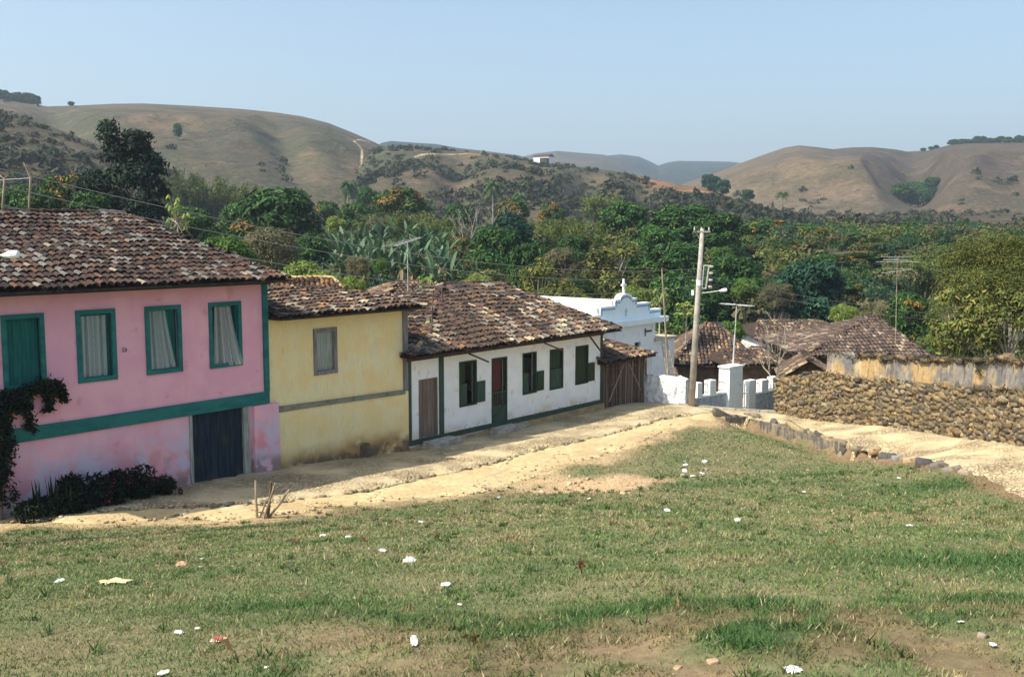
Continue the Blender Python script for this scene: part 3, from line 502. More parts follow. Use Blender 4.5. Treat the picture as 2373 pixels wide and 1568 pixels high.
def palm(kind, H, L0, droop):
    V = []; Q = []; Cc = []; b = MB(); b.tube([(0, 0, -.5), (.1, 0, H*.5), (0, 0, H*.86)], [.2, .15, .13], 8)
    for k in range(22):
        a = k*2.399; e = 1.1-k/22*1.5; pts = []
        for t in np.linspace(0, 1, 10): pts.append(Vector((math.cos(a)*L0*t*math.cos(e*.7), math.sin(a)*L0*t*math.cos(e*.7), H*.86+L0*(math.sin(e)*t-droop*t*t))))
        strip(pts, [.03]*10, Vector((0, 0, 1)), (.12, .13, .05), V, Q, Cc)
        for i in range(1, 10):
            for j in (0, .5):
                p = pts[i-1].lerp(pts[i], j); d = (pts[i]-pts[i-1]).normalized(); s_ = d.cross(Vector((0, 0, 1))).normalized()
                for sg in (-1, 1):
                    ln = L0*.26*(1-abs(i/10-.45)); e1 = p+s_*sg*ln+d*ln*.4-Vector((0, 0, ln*.55)); b0 = len(V); w = d*.07; V += [p-w, p+w, e1+w*.5, e1-w*.5]; Q.append((b0, b0+1, b0+2, b0+3)); Cc += [random.choice([(.05, .10, .035), (.035, .075, .03), (.08, .13, .05)])]*4
    proto(kind, np_mesh('fronds', np.array([tuple(v) for v in V]), np.array(Q), M['leaf'], np.array(Cc)), b, M['palebark'], H, L0*1.9, 'fronds')
palm('palm', 8, 2.6, .75)
for i in range(2):      # papaya: straight stem, umbrella of lobed leaves
    V = []; Q = []; Cc = []; b = MB(); b.tube([(0, 0, -.3), (.08, 0, 2), (0, .05, 3.7)], [.11, .09, .06], 7)
    for k in range(24):
        a = k*2.399; e = random.uniform(-.4, 1.0); L_ = random.uniform(.6, 1.0); tip = Vector((math.cos(a)*L_*math.cos(e), math.sin(a)*L_*math.cos(e), 3.6+L_*math.sin(e)*.8)); b.tube([(0, 0, 3.6), tip], [.015, .01], 3, False)
        for j in range(7):
            f = j/7*2*math.pi; d = Vector((math.cos(f), math.sin(f), -.35))*.36; w = Vector((-math.sin(f), math.cos(f), 0))*.09; b0 = len(V); V += [tip, tip+d*.5-w, tip+d, tip+d*.5+w]; Q.append((b0, b0+1, b0+2, b0+3)); Cc += [random.choice([(.13, .20, .05), (.09, .16, .04), (.26, .27, .06)])]*4
    proto('papaya', np_mesh('crown', np.array([tuple(v) for v in V]), np.array(Q), M['leaf'], np.array(Cc)), b, M['palebark'], 4.3, 2.2)
def bare(rad=.12, H=5, spread=.5, depth=5):
    b = MB()
    def br(p, d, l, r, k):
        q = p+d*l; m_ = p.lerp(q, .5)+Vector([random.gauss(0, l*.05) for _ in range(3)]); b.tube([p, m_, q], [r, r*.85, r*.66], 5 if r > .03 else 3, False)
        if k: 
            for _ in range(random.choice((2, 2, 3))): br(q, (d+Vector((random.gauss(0, spread), random.gauss(0, spread), random.gauss(.12, spread*.5)))).normalized(), l*random.uniform(.62, .85), r*.62, k-1)
    br(Vector((0, 0, -.2)), Vector((0, 0, 1)), H*.33, rad, depth); return b
bt = bare(); zmax = max(v[2] for v in bt.v); me = bpy.data.meshes.new('branches'); me.from_pydata(bt.v, [], bt.f); me.materials.append(M['palebark']); PROTO['bare'] = [(me, None, zmax, max(abs(v[0]) for v in bt.v)*2, 'branches', '')]
NM = dict(mango='mango_tree', flush='mango_tree', fleck='mango_tree', bluegreen='broadleaf_tree', limeshrub='shrub', brightshrub='shrub', greybush='thorn_bush', olivetree='open_tree', feather='acacia_tree', bamboo='bamboo_clump', banana='banana_plant', palm='palm_tree', papaya='papaya_tree', bare='leafless_tree', hilltree='hill_tree')
CT = dict(limeshrub='shrub', brightshrub='shrub', greybush='bush', bamboo='bamboo', banana='banana plant', palm='palm')
cnt = {}
def tree(kind, u, vt, wpx, Y, label, group=None, g=None, base=None, name=None, hmin=None):
    k = cnt.get(kind, 0); cnt[kind] = k+1; ps = PROTO[kind]; cr, tr, H, W, cn, tn = ps[k % len(ps)]
    p = at(u, vt, Y); gz_ = float(h(p.x, p.y))-.05 if base is None else base; hh = p.z-gz_; w = wpx/F*Y*(1.16 if u > 1380 and Y > 70 else 1.05)
    o = thing(name or NM[kind], label, CT.get(kind, 'tree'), (p.x, p.y, gz_), random.uniform(0, 6.28), group); o.scale = (w/W, w/W, hh/H)
    if tr is not None: link(tn, tr, o)
    c_ = link(cn, cr, o); zs = hh/H; ws = w/W
    if kind not in ('bare', 'papaya', 'palm') and zs > 1.25*ws: f_ = min(1, (1.6 if kind == 'mango' else 1.25)*ws/zs); c_.scale = (1, 1, f_); c_.location = (0, 0, H*(1-f_))
    return o
# ------------------------------------------------------------------ trees and shrubs, one by one
T = tree
T('feather', 2330, 512, 400, 44, 'large feathery olive-green acacia rising above the right end of the adobe wall')
T('feather', 2500, 560, 330, 40, 'feathery acacia cut off by the right edge of the photograph')
T('olivetree', 2235, 622, 190, 40, 'sparse yellowish tree with bare slanting stems just behind the adobe wall')
T('olivetree', 2345, 655, 190, 38, 'sparse tree with thin bare stems at the far right behind the broken adobe wall')
T('limeshrub', 2185, 760, 80, 41, 'low yellow-green shrub where the pyramid roof meets the feathery acacia')
T('papaya', 1530, 660, 52, 56, 'papaya tree directly behind the leaning bamboo pole beside the chapel')
T('papaya', 1590, 692, 60, 57, 'papaya tree with yellowing leaves left of the concrete power pole')
T('olivetree', 1245, 582, 125, 64, 'tall leafy tree with yellowing leaves above the white chapel roof')
T('olivetree', 1318, 640, 90, 62, 'smaller leafy tree right of the tall one over the chapel roof')
T('olivetree', 1425, 528, 190, 78, 'open tree with pale forked branches above the stepped chapel parapet')
T('limeshrub', 1470, 654, 130, 63, 'rounded green shrub right behind the chapel cross')
T('limeshrub', 1340, 678, 90, 66, 'low grey-green shrub on the bank behind the white chapel roof')
T('mango', 1447, 466, 125, 120, 'dark mango tree whose top stands left of the broad one behind the power pole')
T('mango', 1585, 474, 190, 112, 'broad dark mango tree behind the top of the power pole')
T('mango', 1672, 490, 130, 106, 'dark mango tree just right of the top of the power pole')
T('mango', 1520, 520, 130, 100, 'dark mango tree below the broad crown left of the power pole')
T('mango', 1640, 640, 150, 82, 'shadowy mango tree behind the street lamp of the power pole')
T('mango', 1740, 640, 110, 84, 'dark tree between the spiral antenna and the blue-green tree')
T('mango', 1500, 560, 150, 92, 'dark mango tree straight above the gap between chapel cross and leaning pole')
T('mango', 1575, 560, 160, 90, 'dark mango tree filling the view left of the power pole bracket')
T('mango', 1700, 585, 150, 86, 'dark mango tree above the pole lamp to its right')
T('mango', 1560, 628, 120, 76, 'low dark tree between the leaning pole and the power pole')
T('mango', 1620, 655, 130, 72, 'low dark tree standing over the left hipped roof')
T('fleck', 1830, 640, 120, 88, 'dull green tree left of the blue-green tree, above the long house')
T('flush', 1850, 560, 110, 108, 'orange-brown mango tree directly above the blue-green tree')
T('brightshrub', 1668, 566, 84, 92, 'bright green vine-covered tree right of the power pole bracket')
T('brightshrub', 1728, 640, 70, 78, 'light green hanging creeper over the tree above the spiral antenna')
T('brightshrub', 1690, 738, 90, 62, 'bright green shrub behind the brown hipped roof and the spiral antenna')
T('flush', 1775, 506, 120, 125, 'mango tree with the highest orange-brown flush right of the dark mangoes')
T('flush', 1765, 565, 90, 110, 'orange-brown mango tree under the highest flushing one')
T('flush', 1812, 568, 80, 106, 'orange mango tree touching the top left of the blue-green tree')
T('fleck', 1862, 518, 110, 128, 'green mango tree between two orange-topped mangoes')
T('flush', 1905, 528, 60, 118, 'narrow orange-topped mango tree above the blue-green tree')
T('flush', 1925, 588, 84, 104, 'orange-flecked mango tree to the right of the blue-green tree')
T('flush', 2000, 580, 110, 102, 'orange-flushed mango tree below the dark coconut palm')
T('flush', 1965, 645, 90, 88, 'low mango tree with orange shoots right of the blue-green tree base')
T('fleck', 2040, 620, 100, 92, 'dull mango tree left of the tall star-shaped antenna mast')
T('bluegreen', 1882, 596, 165, 76, 'dense blue-green tree above the long white-walled house')
T('greybush', 1800, 650, 84, 74, 'pale grey-brown bush left of the blue-green tree')
T('palm', 1995, 536, 84, 118, 'dark coconut palm with spiky fronds above the orange mangoes')
T('palm', 2095, 545, 60, 135, 'small dark palm right of the coconut palm')
T('bamboo', 2060, 560, 110, 112, 'bamboo clump behind the star-shaped antenna')
T('bamboo', 2140, 575, 130, 92, 'tall bamboo clump right of the star-shaped antenna')
T('bamboo', 2185, 560, 110, 96, 'bamboo clump partly hidden by the feathery acacia')
T('mango', 2172, 540, 80, 140, 'dark flat-topped tree against the foot of the right hill')
T('bluegreen', 1960, 560, 80, 135, 'grey-green tree just left of the coconut palm')
T('fleck', 2105, 676, 110, 62, 'round green bush with reddish leaves behind the pyramid roof')
T('greybush', 2030, 690, 110, 70, 'brownish bush below the star-shaped antenna')
T('limeshrub', 1955, 700, 80, 66, 'yellow-green shrub above the long brown roof')
# left
def bigtree():
    L_ = [(-.3, 0, 15.2, 1.1, 1.1, 1.2), (.2, .2, 13.6, 1.5, 1.4, 1.5), (1.9, 0, 14.4, 1.5, 1.4, 1.3), (2.6, .3, 12.6, 1.6, 1.5, 1.4), (1.2, 0, 11.6, 1.8, 1.7, 1.6), (-1.6, 0, 11.2, 1.6, 1.5, 1.4), (-2.7, .2, 10.5, 1.3, 1.3, 1.2), (3.3, 0, 10.8, 1.1, 1.2, 1.2), (-.4, .3, 9.4, 2.0, 1.9, 1.6), (2.0, 0, 8.8, 2.0, 1.9, 1.7), (-2.0, 0, 8.2, 1.7, 1.7, 1.5), (.4, -.2, 6.6, 2.2, 2.0, 1.7), (2.6, 0, 6.2, 1.6, 1.7, 1.5), (-1.8, .1, 5.8, 1.8, 1.6, 1.4), (.8, 0, 4.2, 2.2, 2, 1.5)]
    L2 = [(x+random.gauss(0, .6), y+random.gauss(0, .6), z+random.gauss(0, .5), r*.5, r*.5, r*.45) for x, y, z, r, _, _ in L_ for _k in range(3)]
    p = at(262, 280, 64); g_ = float(h(p.x, p.y)); o = thing('broadleaf_tree', 'very tall dark tree with a two-peaked crown rising behind the pink house', 'tree', (p.x, p.y, g_)); sc = (p.z-g_)/16.3; o.scale = (sc*1.0, sc*.9, sc)
    link('crown', crown_mesh('crown', L_+L2, 19000, .22, 1.7, [(.008, .022, .013), (.012, .031, .018), (.006, .014, .009), (.03, .05, .04)], [3, 3, 3, .6], shell=(.5, 1.05)), o); limbs(4, [L_[i] for i in (0, 2, 5, 7, 10, 12)], .35, None).build('trunk', M['bark'], o)
bigtree()
T('fleck', 30, 425, 150, 74, 'mango tree with yellowish shoots behind the bent antenna poles')
T('flush', 140, 402, 150, 84, 'orange-flecked mango tree left of the very tall dark tree')
T('fleck', 95, 440, 110, 66, 'dark mango tree at the left end of the pink house ridge')
T('fleck', 205, 440, 110, 60, 'dark mango tree under the left side of the very tall tree')
T('fleck', 440, 478, 130, 78, 'mango tree with yellow shoots right of the very tall dark tree')
T('fleck', 505, 520, 110, 66, 'low orange-flecked tree above the hip of the pink house roof')
T('papaya', 408, 440, 60, 46, 'slender papaya on a bare stem standing over the pink roof hip')
T('bamboo', 415, 384, 120, 165, 'bamboo clump touching the right side of the very tall tree')
T('bamboo', 478, 396, 110, 170, 'second bamboo clump right of the very tall tree')
T('bamboo', 535, 405, 90, 178, 'third bamboo clump right of the very tall tree')
T('bamboo', 580, 418, 70, 182, 'last bamboo clump of the row before the broad mango')
T('fleck', 648, 432, 230, 92, 'broad dark mango tree in the middle left above the lime shrub')
T('fleck', 560, 460, 130, 100, 'mango tree on the left shoulder of the broad mango')
T('brightshrub', 525, 540, 160, 52, 'bright green shrub just over the pink roof hip')
T('greybush', 622, 520, 170, 58, 'brown leafless dome of a bush right of the bright green shrub')
T('limeshrub', 718, 597, 175, 46, 'yellow-green rounded shrub behind the yellow house roof')
T('limeshrub', 808, 634, 110, 46, 'lower yellow-green shrub tapering off over the yellow house roof')
T('palm', 805, 412, 48, 200, 'palm tree at the foot of the winding hill track')
T('palm', 1142, 412, 48, 215, 'palm tree standing alone on the scrubby slope at the centre')
T('palm', 1203, 440, 40, 210, 'dim palm right of the lone centre palm')
T('mango', 848, 430, 66, 190, 'dark round tree right of the palm below the hill track')
T('fleck', 755, 464, 76, 160, 'flat mango tree just right of the broad mango')
T('fleck', 820, 468, 96, 150, 'wide low mango tree under the palm below the hill track')
T('flush', 925, 432, 150, 150, 'big yellowish-green tree right of the dark round tree')
T('bamboo', 880, 486, 110, 118, 'olive bamboo clump above the left half of the banana grove')
T('bamboo', 950, 480, 120, 124, 'olive bamboo clump above the right half of the banana grove')
T('bamboo', 1010, 494, 110, 116, 'olive bamboo clump up and right of the banana grove')
T('mango', 985, 530, 110, 104, 'dark shadowed tree between the bamboo and the banana grove')
T('limeshrub', 778, 498, 62, 110, 'dark green dome shrub beyond the left end of the banana grove')
T('greybush', 880, 500, 90, 112, 'grey dome bush behind the left end of the banana grove')
T('greybush', 826, 590, 72, 58, 'grey twiggy dead bush below the banana grove')
T('brightshrub', 879, 594, 52, 57, 'neat green bush right of the grey dead bush')
T('flush', 1072, 548, 56, 86, 'narrow orange-leaved tree at the right end of the banana grove')
T('bamboo', 1048, 516, 60, 98, 'pointed olive bamboo above the narrow orange tree')
T('bare', 1090, 470, 110, 92, 'pale leafless tree standing at the centre of the wood')
T('bare', 1160, 470, 90, 120, 'pale leafless tree behind the dark brown one')
T('mango', 1150, 520, 150, 84, 'dark green tree above the brown roof ridge of the white house')
T('bluegreen', 1185, 488, 120, 96, 'dark bluish tree at the centre behind the leafless tree')
T('flush', 1188, 460, 90, 135, 'dull brown mango tree high at the centre of the valley')
T('bamboo', 1250, 500, 110, 104, 'yellow-green bamboo clump at the centre right, left of two others')
T('bamboo', 1312, 496, 110, 108, 'yellow-green bamboo clump in the middle of the centre right three')
T('bamboo', 1365, 506, 100, 100, 'yellow-green bamboo clump beside the dark mango trees')
T('greybush', 1312, 568, 120, 80, 'grey-green domed bush above the chapel roof')
T('limeshrub', 1110, 630, 90, 52, 'yellow-green dome shrub touching the white house ridge')
T('papaya', 990, 626, 50, 46, 'small bright papaya poking over the roofs between yellow and white house')
T('bamboo', 1400, 443, 110, 200, 'light green thicket on the slope left of the red earth scar')
T('mango', 1060, 470, 80, 150, 'green tree at the foot of the scrubby centre slope')
T('flush', 1280, 470, 80, 160, 'dull green tree below the dim palm')
T('mango', 1330, 545, 110, 92, 'dark tree between the bamboo and the grey-green domed bush')
T('mango', 1215, 560, 110, 74, 'dark leafy tree behind the tall leafy tree over the chapel roof')
T('mango', 720, 540, 110, 78, 'dark lower part of the thicket between the broad mango and the bananas')
BR = random.Random(5)
for i in range(40):
    u = 775+i*6.9+BR.uniform(-8, 8); Y = 84-(i % 4)*5.0+BR.uniform(-1, 1); v = 522+(i % 4)*20+abs(u-900)*.07+BR.uniform(-8, 8)
    T('banana', u, v, BR.uniform(62, 84), Y, 'banana plant in the grove between the broad mango and the narrow orange tree', 'banana plants in the valley grove')
# trees on the hills
def hilltree(kind, H, u, t, hh, w, label, group=None):
    p = hp(H, u, t); ps = PROTO[kind]; k = cnt.get(kind, 0); cnt[kind] = k+1; cr, tr, HH, W, cn, tn = ps[k % len(ps)]
    o = thing('hill_tree', label, 'tree', (p.x, p.y, p.z-(.25*hh if t > .98 and kind == 'mango' else .3)), random.uniform(0, 6), group); o.scale = (w/W, w/W, hh/HH)
    if tr is not None: link(tn, tr, o)
    link(cn, cr, o)
for u in range(-10, 92, 8): hilltree('mango', hl, u, 1.0, random.uniform(5, 8), 6, 'dark tree in the row on the skyline at the far left', 'skyline trees at the far left')
hilltree('mango', hl, 166, 1.0, 3.2, 4.5, 'small lone tree on the skyline left of the big bare hilltop')
hilltree('mango', hl, 411, .34, 6.5, 4, 'small dark tree alone on the big hillside right of the tall tree')
for u in list(range(2206, 2400, 9)): hilltree('mango', hr, u, 1.0, random.uniform(3.5, 7)*min(1, (u-2190)/50+.3), 7, 'dark tree in the row on the skyline at the far right', 'skyline trees at the far right')
for u, t in ((2144, .99), (2160, 1.0), (2172, 1.0)): hilltree('mango', hr, u, t, 3, 5, 'low tree in the notch of the right skyline', 'trees in the notch of the right skyline')
for u, t in ((2096, .22), (2108, .24), (2120, .25), (2133, .26), (2146, .27), (2158, .29), (2164, .33), (2150, .34), (2137, .36), (2122, .37), (2113, .31), (2142, .32)): hilltree('mango', hr, u, t, 8, 10, 'dark tree in the bean-shaped grove on the right hillside', 'grove on the right hillside')
hilltree('palm', hsp, 1812, .98, 7, 5, 'lone palm in front of the pale right hillside')
hilltree('mango', hsp, 1732, .98, 5, 6, 'round tree left of the lone palm before the right hillside')
for u, t in ((1640, .96), (1655, .92), (1675, .9)): hilltree('bluegreen', hsp, u, t, 6, 7, 'small green tree in the group right of the red earth scar', 'green trees right of the red earth scar')
# scrub on the hills and the woodland fill (too many to count)
def scrub():
    P = []; Nn = []; Cc = []; Sz = []
    def blob(p, r, n, c, up=.7):
        d = RNG.normal(size=(n, 3)); d /= np.linalg.norm(d, axis=1, keepdims=True); d[:, 2] = np.abs(d[:, 2]); P.append(np.array(p)+d*np.array((r, r, r*up))*RNG.uniform(.6, 1, (n, 1))); Nn.append(d+RNG.normal(0, .4, (n, 3))); Cc.append(palette(n, c, [1]*len(c))); Sz.append(np.full(n, r*.38))
    for H, n, tmax, us in ((hsp, 1300, .95, (800, 1990)), (hn, 520, .9, (-80, 500)), (hf, 420, .97, (1600, 2600)), (hl, 12, .4, (350, 900)), (hr, 26, .2, (1650, 2500)), (hl, 30, .97, (-50, 200))):
        k = 0
        while k < n:
            u = random.uniform(*us); t = random.random()**1.2*tmax; p = hp(H, u, t)
            if H is hsp and t > .6 and 1520 < u < 1640: continue
            if float(fbm(p.x, p.y, .035, {id(hsp): 12, id(hn): 45, id(hf): 35}.get(id(H), 9))) < .44+.16*t: 
                if random.random() < .8: continue
            blob((p.x, p.y, p.z), random.uniform(.7, 2.4)*(1.3 if t < .5 else .8), 34, [(.022, .036, .018), (.035, .05, .022), (.055, .05, .03), (.02, .026, .018)], random.uniform(.5, 1.1)); k += 1
    P = np.concatenate(P); V, Q, c = leaves('x', P, np.concatenate(Nn), np.concatenate(Sz), 1.3, np.concatenate(Cc)); tag(link('scrub', np_mesh('scrub', V, Q, M['leaf'], c)), kind='stuff', label='dark scrub scattered over the dry hillsides', cat='scrub')
    P = []; Nn = []; Cc = []; Sz = []
    pal = [[(.030, .075, .020), (.045, .105, .028), (.015, .045, .016)], [(.09, .12, .035), (.06, .09, .03), (.13, .14, .05)], [(.03, .07, .045), (.02, .05, .03)], [(.10, .10, .05), (.07, .08, .04)]]
    for i in range(900):
        Y = 54+(i/900)**1.3*190; u = random.uniform(-250, 2650); x = (u-1186)/F*Y
        if u > 1650 and Y > 205: continue
        if (15 < x < 24 and Y < 77) or (x > -9 and Y < 66) or (x > 8 and Y < 68): continue
        g_ = float(h(x, Y)); hh = random.uniform(1.6, 3.4)*(.7 if Y < 75 else 1)*(1.15 if x > 8 and Y < 125 else 1)*(.75 if Y > 140 else 1); c = random.choice(pal); r = random.uniform(1.6, 3)
        for _ in range(5): blob((x+random.gauss(0, r*.6), Y+random.gauss(0, r*.6), g_+hh*random.uniform(.2, .75)), r*.55, 130, c, .8)
        blob((x, Y, g_), r*1.2, 120, c, .6)
    Sz = np.concatenate(Sz)*.36; P = np.concatenate(P); V, Q, c = leaves('x', P, np.concatenate(Nn), Sz, 1.5, np.concatenate(Cc)); tag(link('woodland', np_mesh('woodland', V, Q, M['leaf'], c)), kind='stuff', label='undergrowth and small trees filling the wooded valley floor', cat='woodland')
scrub()
# ------------------------------------------------------------------ tiled roofs
PAL_A = ([(.070, .040, .032), (.048, .030, .026), (.085, .055, .042), (.145, .135, .12), (.22, .185, .14), (.11, .056, .037), (.030, .023, .021)], [4, 5, 3, 4, 1.1, 1.3, 3.5])
PAL_B = ([(.105, .066, .047), (.075, .052, .042), (.15, .092, .058), (.20, .18, .145), (.40, .32, .20), (.25, .13, .07), (.042, .034, .030)], [5, 5, 3, 4, 1.1, .9, 3])
PAL_C = ([(.13, .085, .06), (.085, .06, .048), (.20, .125, .075), (.32, .25, .15), (.075, .065, .068), (.27, .15, .08), (.05, .042, .038)], [5, 4, 3, 2, 3, 1, 2])
PAL_O = ([(.42, .22, .11), (.52, .36, .2), (.30, .15, .08), (.60, .48, .3), (.18, .11, .07)], [4, 3, 3, 2, 2])
def tilefield(mb, poly, pal, sp=.19, ex=.34, r=.088, jit=1.):
    P = [Vector(p) for p in poly]; a = (P[1]-P[0]).normalized(); n = a.cross(P[2]-P[1]); n = n.normalized(); 
    if n.z < 0: n = -n
    b = n.cross(a).normalized()
    if b.z < 0: b = -b
    Q = [((p-P[0]).dot(a), (p-P[0]).dot(b)) for p in P]; a0, a1 = min(q[0] for q in Q), max(q[0] for q in Q); b1 = max(q[1] for q in Q)
    nc = int((a1-a0)/sp)+1; nr = int(b1/ex)+1; cols, w = pal; w = np.array(w)/sum(w)
    A_, B_ = np.meshgrid(np.arange(nc)*sp+a0+sp*.4, np.arange(nr)*ex+.02); ins = pip(A_, B_+ex*.4, Q); arc = [math.radians(t) for t in (-92, -50, 0, 50, 92)]
    sag = lambda x, y: -.035*math.sin(x*.9+.7)*math.sin(y*1.1)-.03*math.sin(x*2.3)
    for i in range(nr):
        for j in range(nc):
            if not ins[i, j]: continue
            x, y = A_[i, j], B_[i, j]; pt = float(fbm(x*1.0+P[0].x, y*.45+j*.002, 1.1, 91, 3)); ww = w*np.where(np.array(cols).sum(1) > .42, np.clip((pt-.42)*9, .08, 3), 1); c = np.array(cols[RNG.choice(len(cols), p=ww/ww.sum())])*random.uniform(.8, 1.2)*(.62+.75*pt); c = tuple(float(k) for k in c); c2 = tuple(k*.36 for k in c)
            for kind, dx in ((1, 0), (0, sp*.5)):
                tilt = random.gauss(0, .03)*jit; jx = random.gauss(0, .010)*jit; jy = random.gauss(0, .025)*jit; lift = random.uniform(0, .02)*jit; vs = []
                for e, (yy, rr, hz) in enumerate(((y-.03+jy, r*random.uniform(.98, 1.1), .045+lift), (y+ex+.07+jy, r*.86, .012))):
                    for t in arc:
                        lx = math.sin(t)*rr; lz = math.cos(t)*rr*.8 if kind else -math.cos(t)*rr*.6+.012
                        q = P[0]+a*(x+dx+jx+lx+tilt*(yy-y))+b*yy+n*(lz+hz*(1 if kind else .5)+sag(x, y)); vs.append(q)
                fs = [(k, k+1, k+6, k+5) for k in range(4)]
                if kind:      # thickness lip at the lower end
                    b0 = len(vs)
                    for k in range(5): vs.append(vs[k]-n*.018+b*.004)
                    fs += [(k+1, k, b0+k, b0+k+1) for k in range(4)]
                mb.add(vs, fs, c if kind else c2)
def ridge_line(mb, p, q, pal, r=.12, st=.36):
    p, q = Vector(p), Vector(q); d = (q-p); L_ = d.length; d.normalize(); s_ = d.cross(Vector((0, 0, 1))).normalized(); u_ = s_.cross(d)
    for i in range(int(L_/st)):
        c = pal[0][RNG.choice(len(pal[0]), p=np.array(pal[1])/sum(pal[1]))]; c = tuple(k*random.uniform(.7, 1.1) for k in c); o = random.gauss(0, .012); vs = []
        for t0, rr, up in ((i*st-.04, r, .035), (i*st+st+.03, r*.85, 0)):
            for t in (-95, -50, 0, 50, 95): t = math.radians(t); vs.append(p+d*t0+s_*(math.sin(t)*rr+o)+u_*(math.cos(t)*rr*.75+up+.02))
        mb.add(vs, [(k, k+1, k+6, k+5) for k in range(4)]+[(0, 1, 2, 3, 4)], c)
def hiproof(parent, off, s0, s1, y0, y1, ze, zr, r0, r1, ry, pal, faces='flrb', name='roof', **k):
    A, B, C_, D_ = (s0, y0, ze), (s1, y0, ze), (s1, y1, ze), (s0, y1, ze); R0, R1 = (r0, ry, zr), (r1, ry, zr); t = MB(off)
    U = MB(off); dn = Vector((0, 0, -.03)); 
    for f in ((A, B, R1, R0), (B, C_, R1), (C_, D_, R0, R1), (D_, A, R0)):
        U.add([Vector(p)+dn for p in f], [tuple(range(len(f)))]); U.add([Vector(p)+dn*3 for p in f], [tuple(range(len(f)))[::-1]])
    for p, q in ((A, B), (B, C_), (C_, D_), (D_, A)): U.add([Vector(p)+dn, Vector(q)+dn, Vector(q)+dn*3, Vector(p)+dn*3], [(0, 1, 2, 3)])
    if 'f' in faces: tilefield(t, (A, B, R1, R0), pal, **k)
    if 'r' in faces and r1 < s1-.01: tilefield(t, (B, C_, R1), pal, **k)
    if 'b' in faces: tilefield(t, (C_, D_, R0, R1), pal, **k)
    if 'l' in faces and r0 > s0+.01: tilefield(t, (D_, A, R0), pal, **k)
    ridge_line(t, R0, R1, pal)
    for p, q in [(B, R1), (A, R0)]+[(C_, R1)]*('r' in faces)+[(D_, R0)]*('l' in faces): ridge_line(t, p, q, pal, .10)
    o = t.build(name, M['tile'], parent, attr=True); U.build('underlay', M['slab'], o); return o
ROT = math.atan2(C, S)
def facade(mb, s0, s1, z0, z1, holes, y0=0, depth=.2, wav=.012, st=.35):
    def cuts(a, b, ex):
        v = sorted({a, b}|{e for e in ex if a < e < b}); out = []
        for p, q in zip(v[:-1], v[1:]):
            n = max(1, int(round((q-p)/st))); out += [p+(q-p)*k/n for k in range(n)]
        return out+[b]
    xs_ = cuts(s0, s1, [e for hh in holes for e in hh[:2]]); zs = cuts(z0, z1, [e for hh in holes for e in hh[2:]]); f = lambda x, z: y0+(float(fbm(x*1.0, z*1.0+9, .9, 3, 2))-.5)*wav*2
    n = len(xs_); vs = [(x, f(x, z), z) for z in zs for x in xs_]; fs = []
    for i in range(len(zs)-1):
        for j in range(n-1):
            cx, cz = (xs_[j]+xs_[j+1])/2, (zs[i]+zs[i+1])/2
            if any(a < cx < b and c < cz < d for a, b, c, d in holes): continue
            fs.append((i*n+j, i*n+j+1, (i+1)*n+j+1, (i+1)*n+j))
    mb.add(vs, fs)
    for a, b, c, d in holes:
        for p, q in (((a, c), (a, d)), ((a, d), (b, d)), ((b, d), (b, c)), ((b, c), (a, c))):
            mb.add([(p[0], f(*p), p[1]), (q[0], f(*q), q[1]), (q[0], y0+depth, q[1]), (p[0], y0+depth, p[1])], [(0, 1, 2, 3)])
def frame(mb, a, b, c, d, w, y0=-.035, y1=.06, sill=None):
    mb.box((a, y0, d-w), (b, y1, d)); mb.box((a-.001, y0-.003, c), (b+.001, y1, c+(sill or w)))
    mb.box((a, y0-.002, c+(sill or w)), (a+w, y1, d-w)); mb.box((b-w, y0-.002, c+(sill or w)), (b, y1, d-w))
def planks(mb, a, b, c, d, n, y, t=.03, gap=.008):
    for i in range(n):
        x0 = a+(b-a)*i/n+gap/2; x1 = a+(b-a)*(i+1)/n-gap/2; mb.box((x0, y+random.uniform(-.004, .004), c), (x1, y+t, d))
def loc_s(s0, zb=0): return wp(s0, 0, zb)
# ------------------------------------------------------------------ pink house
curt = bpy.data.materials.new('lace_curtain'); curt.use_nodes = True
def _curt():
    nt = curt.node_tree; N = nt.nodes; L = nt.links; N.remove(N['Principled BSDF']); a = N.new('ShaderNodeAttribute'); a.attribute_name = 'Col'
    tr = N.new('ShaderNodeBsdfTransparent'); df = N.new('ShaderNodeBsdfDiffuse'); df.inputs[0].default_value = (.72, .74, .72, 1); ms = N.new('ShaderNodeMixShader'); L.new(a.outputs['Fac'], ms.inputs[0]); L.new(tr.outputs[0], ms.inputs[1]); L.new(df.outputs[0], ms.inputs[2]); L.new(ms.outputs[0], N['Material Output'].inputs[0])
_curt()
def curtain(parent, off, a, b, c, d, y, nst, top=None, bot=None, blow=0, ph=0):
    nx_, nz_ = 90, 60; V = []; Cc = []; ta, tb = top or (a, b); ba, bb = bot or (a, b)
    for i in range(nz_+1):
        t = i/nz_; z = d+(c-d)*t; l = ta+(ba-ta)*t**1.2; r = tb+(bb-tb)*t**1.2
        for j in range(nx_+1):
            w = j/nx_; x = l+(r-l)*w; yy = y-.025*math.sin(w*nst*6.28+ph)-blow*t*t*w; V.append((x-off[0], yy-off[1], z-off[2]))
            k = (w*nst+.06*math.sin(z*34)) % 1; al = .85 if abs(k-.5) < .075 else .26+.16*abs(math.sin(w*nst*2.1+1)); Cc.append((al,)*3)
    q = [(i*(nx_+1)+j, i*(nx_+1)+j+1, (i+1)*(nx_+1)+j+1, (i+1)*(nx_+1)+j) for i in range(nz_) for j in range(nx_)]
    return link('curtain', np_mesh('curtain', np.array(V), np.array(q), curt, np.array(Cc), True), parent)
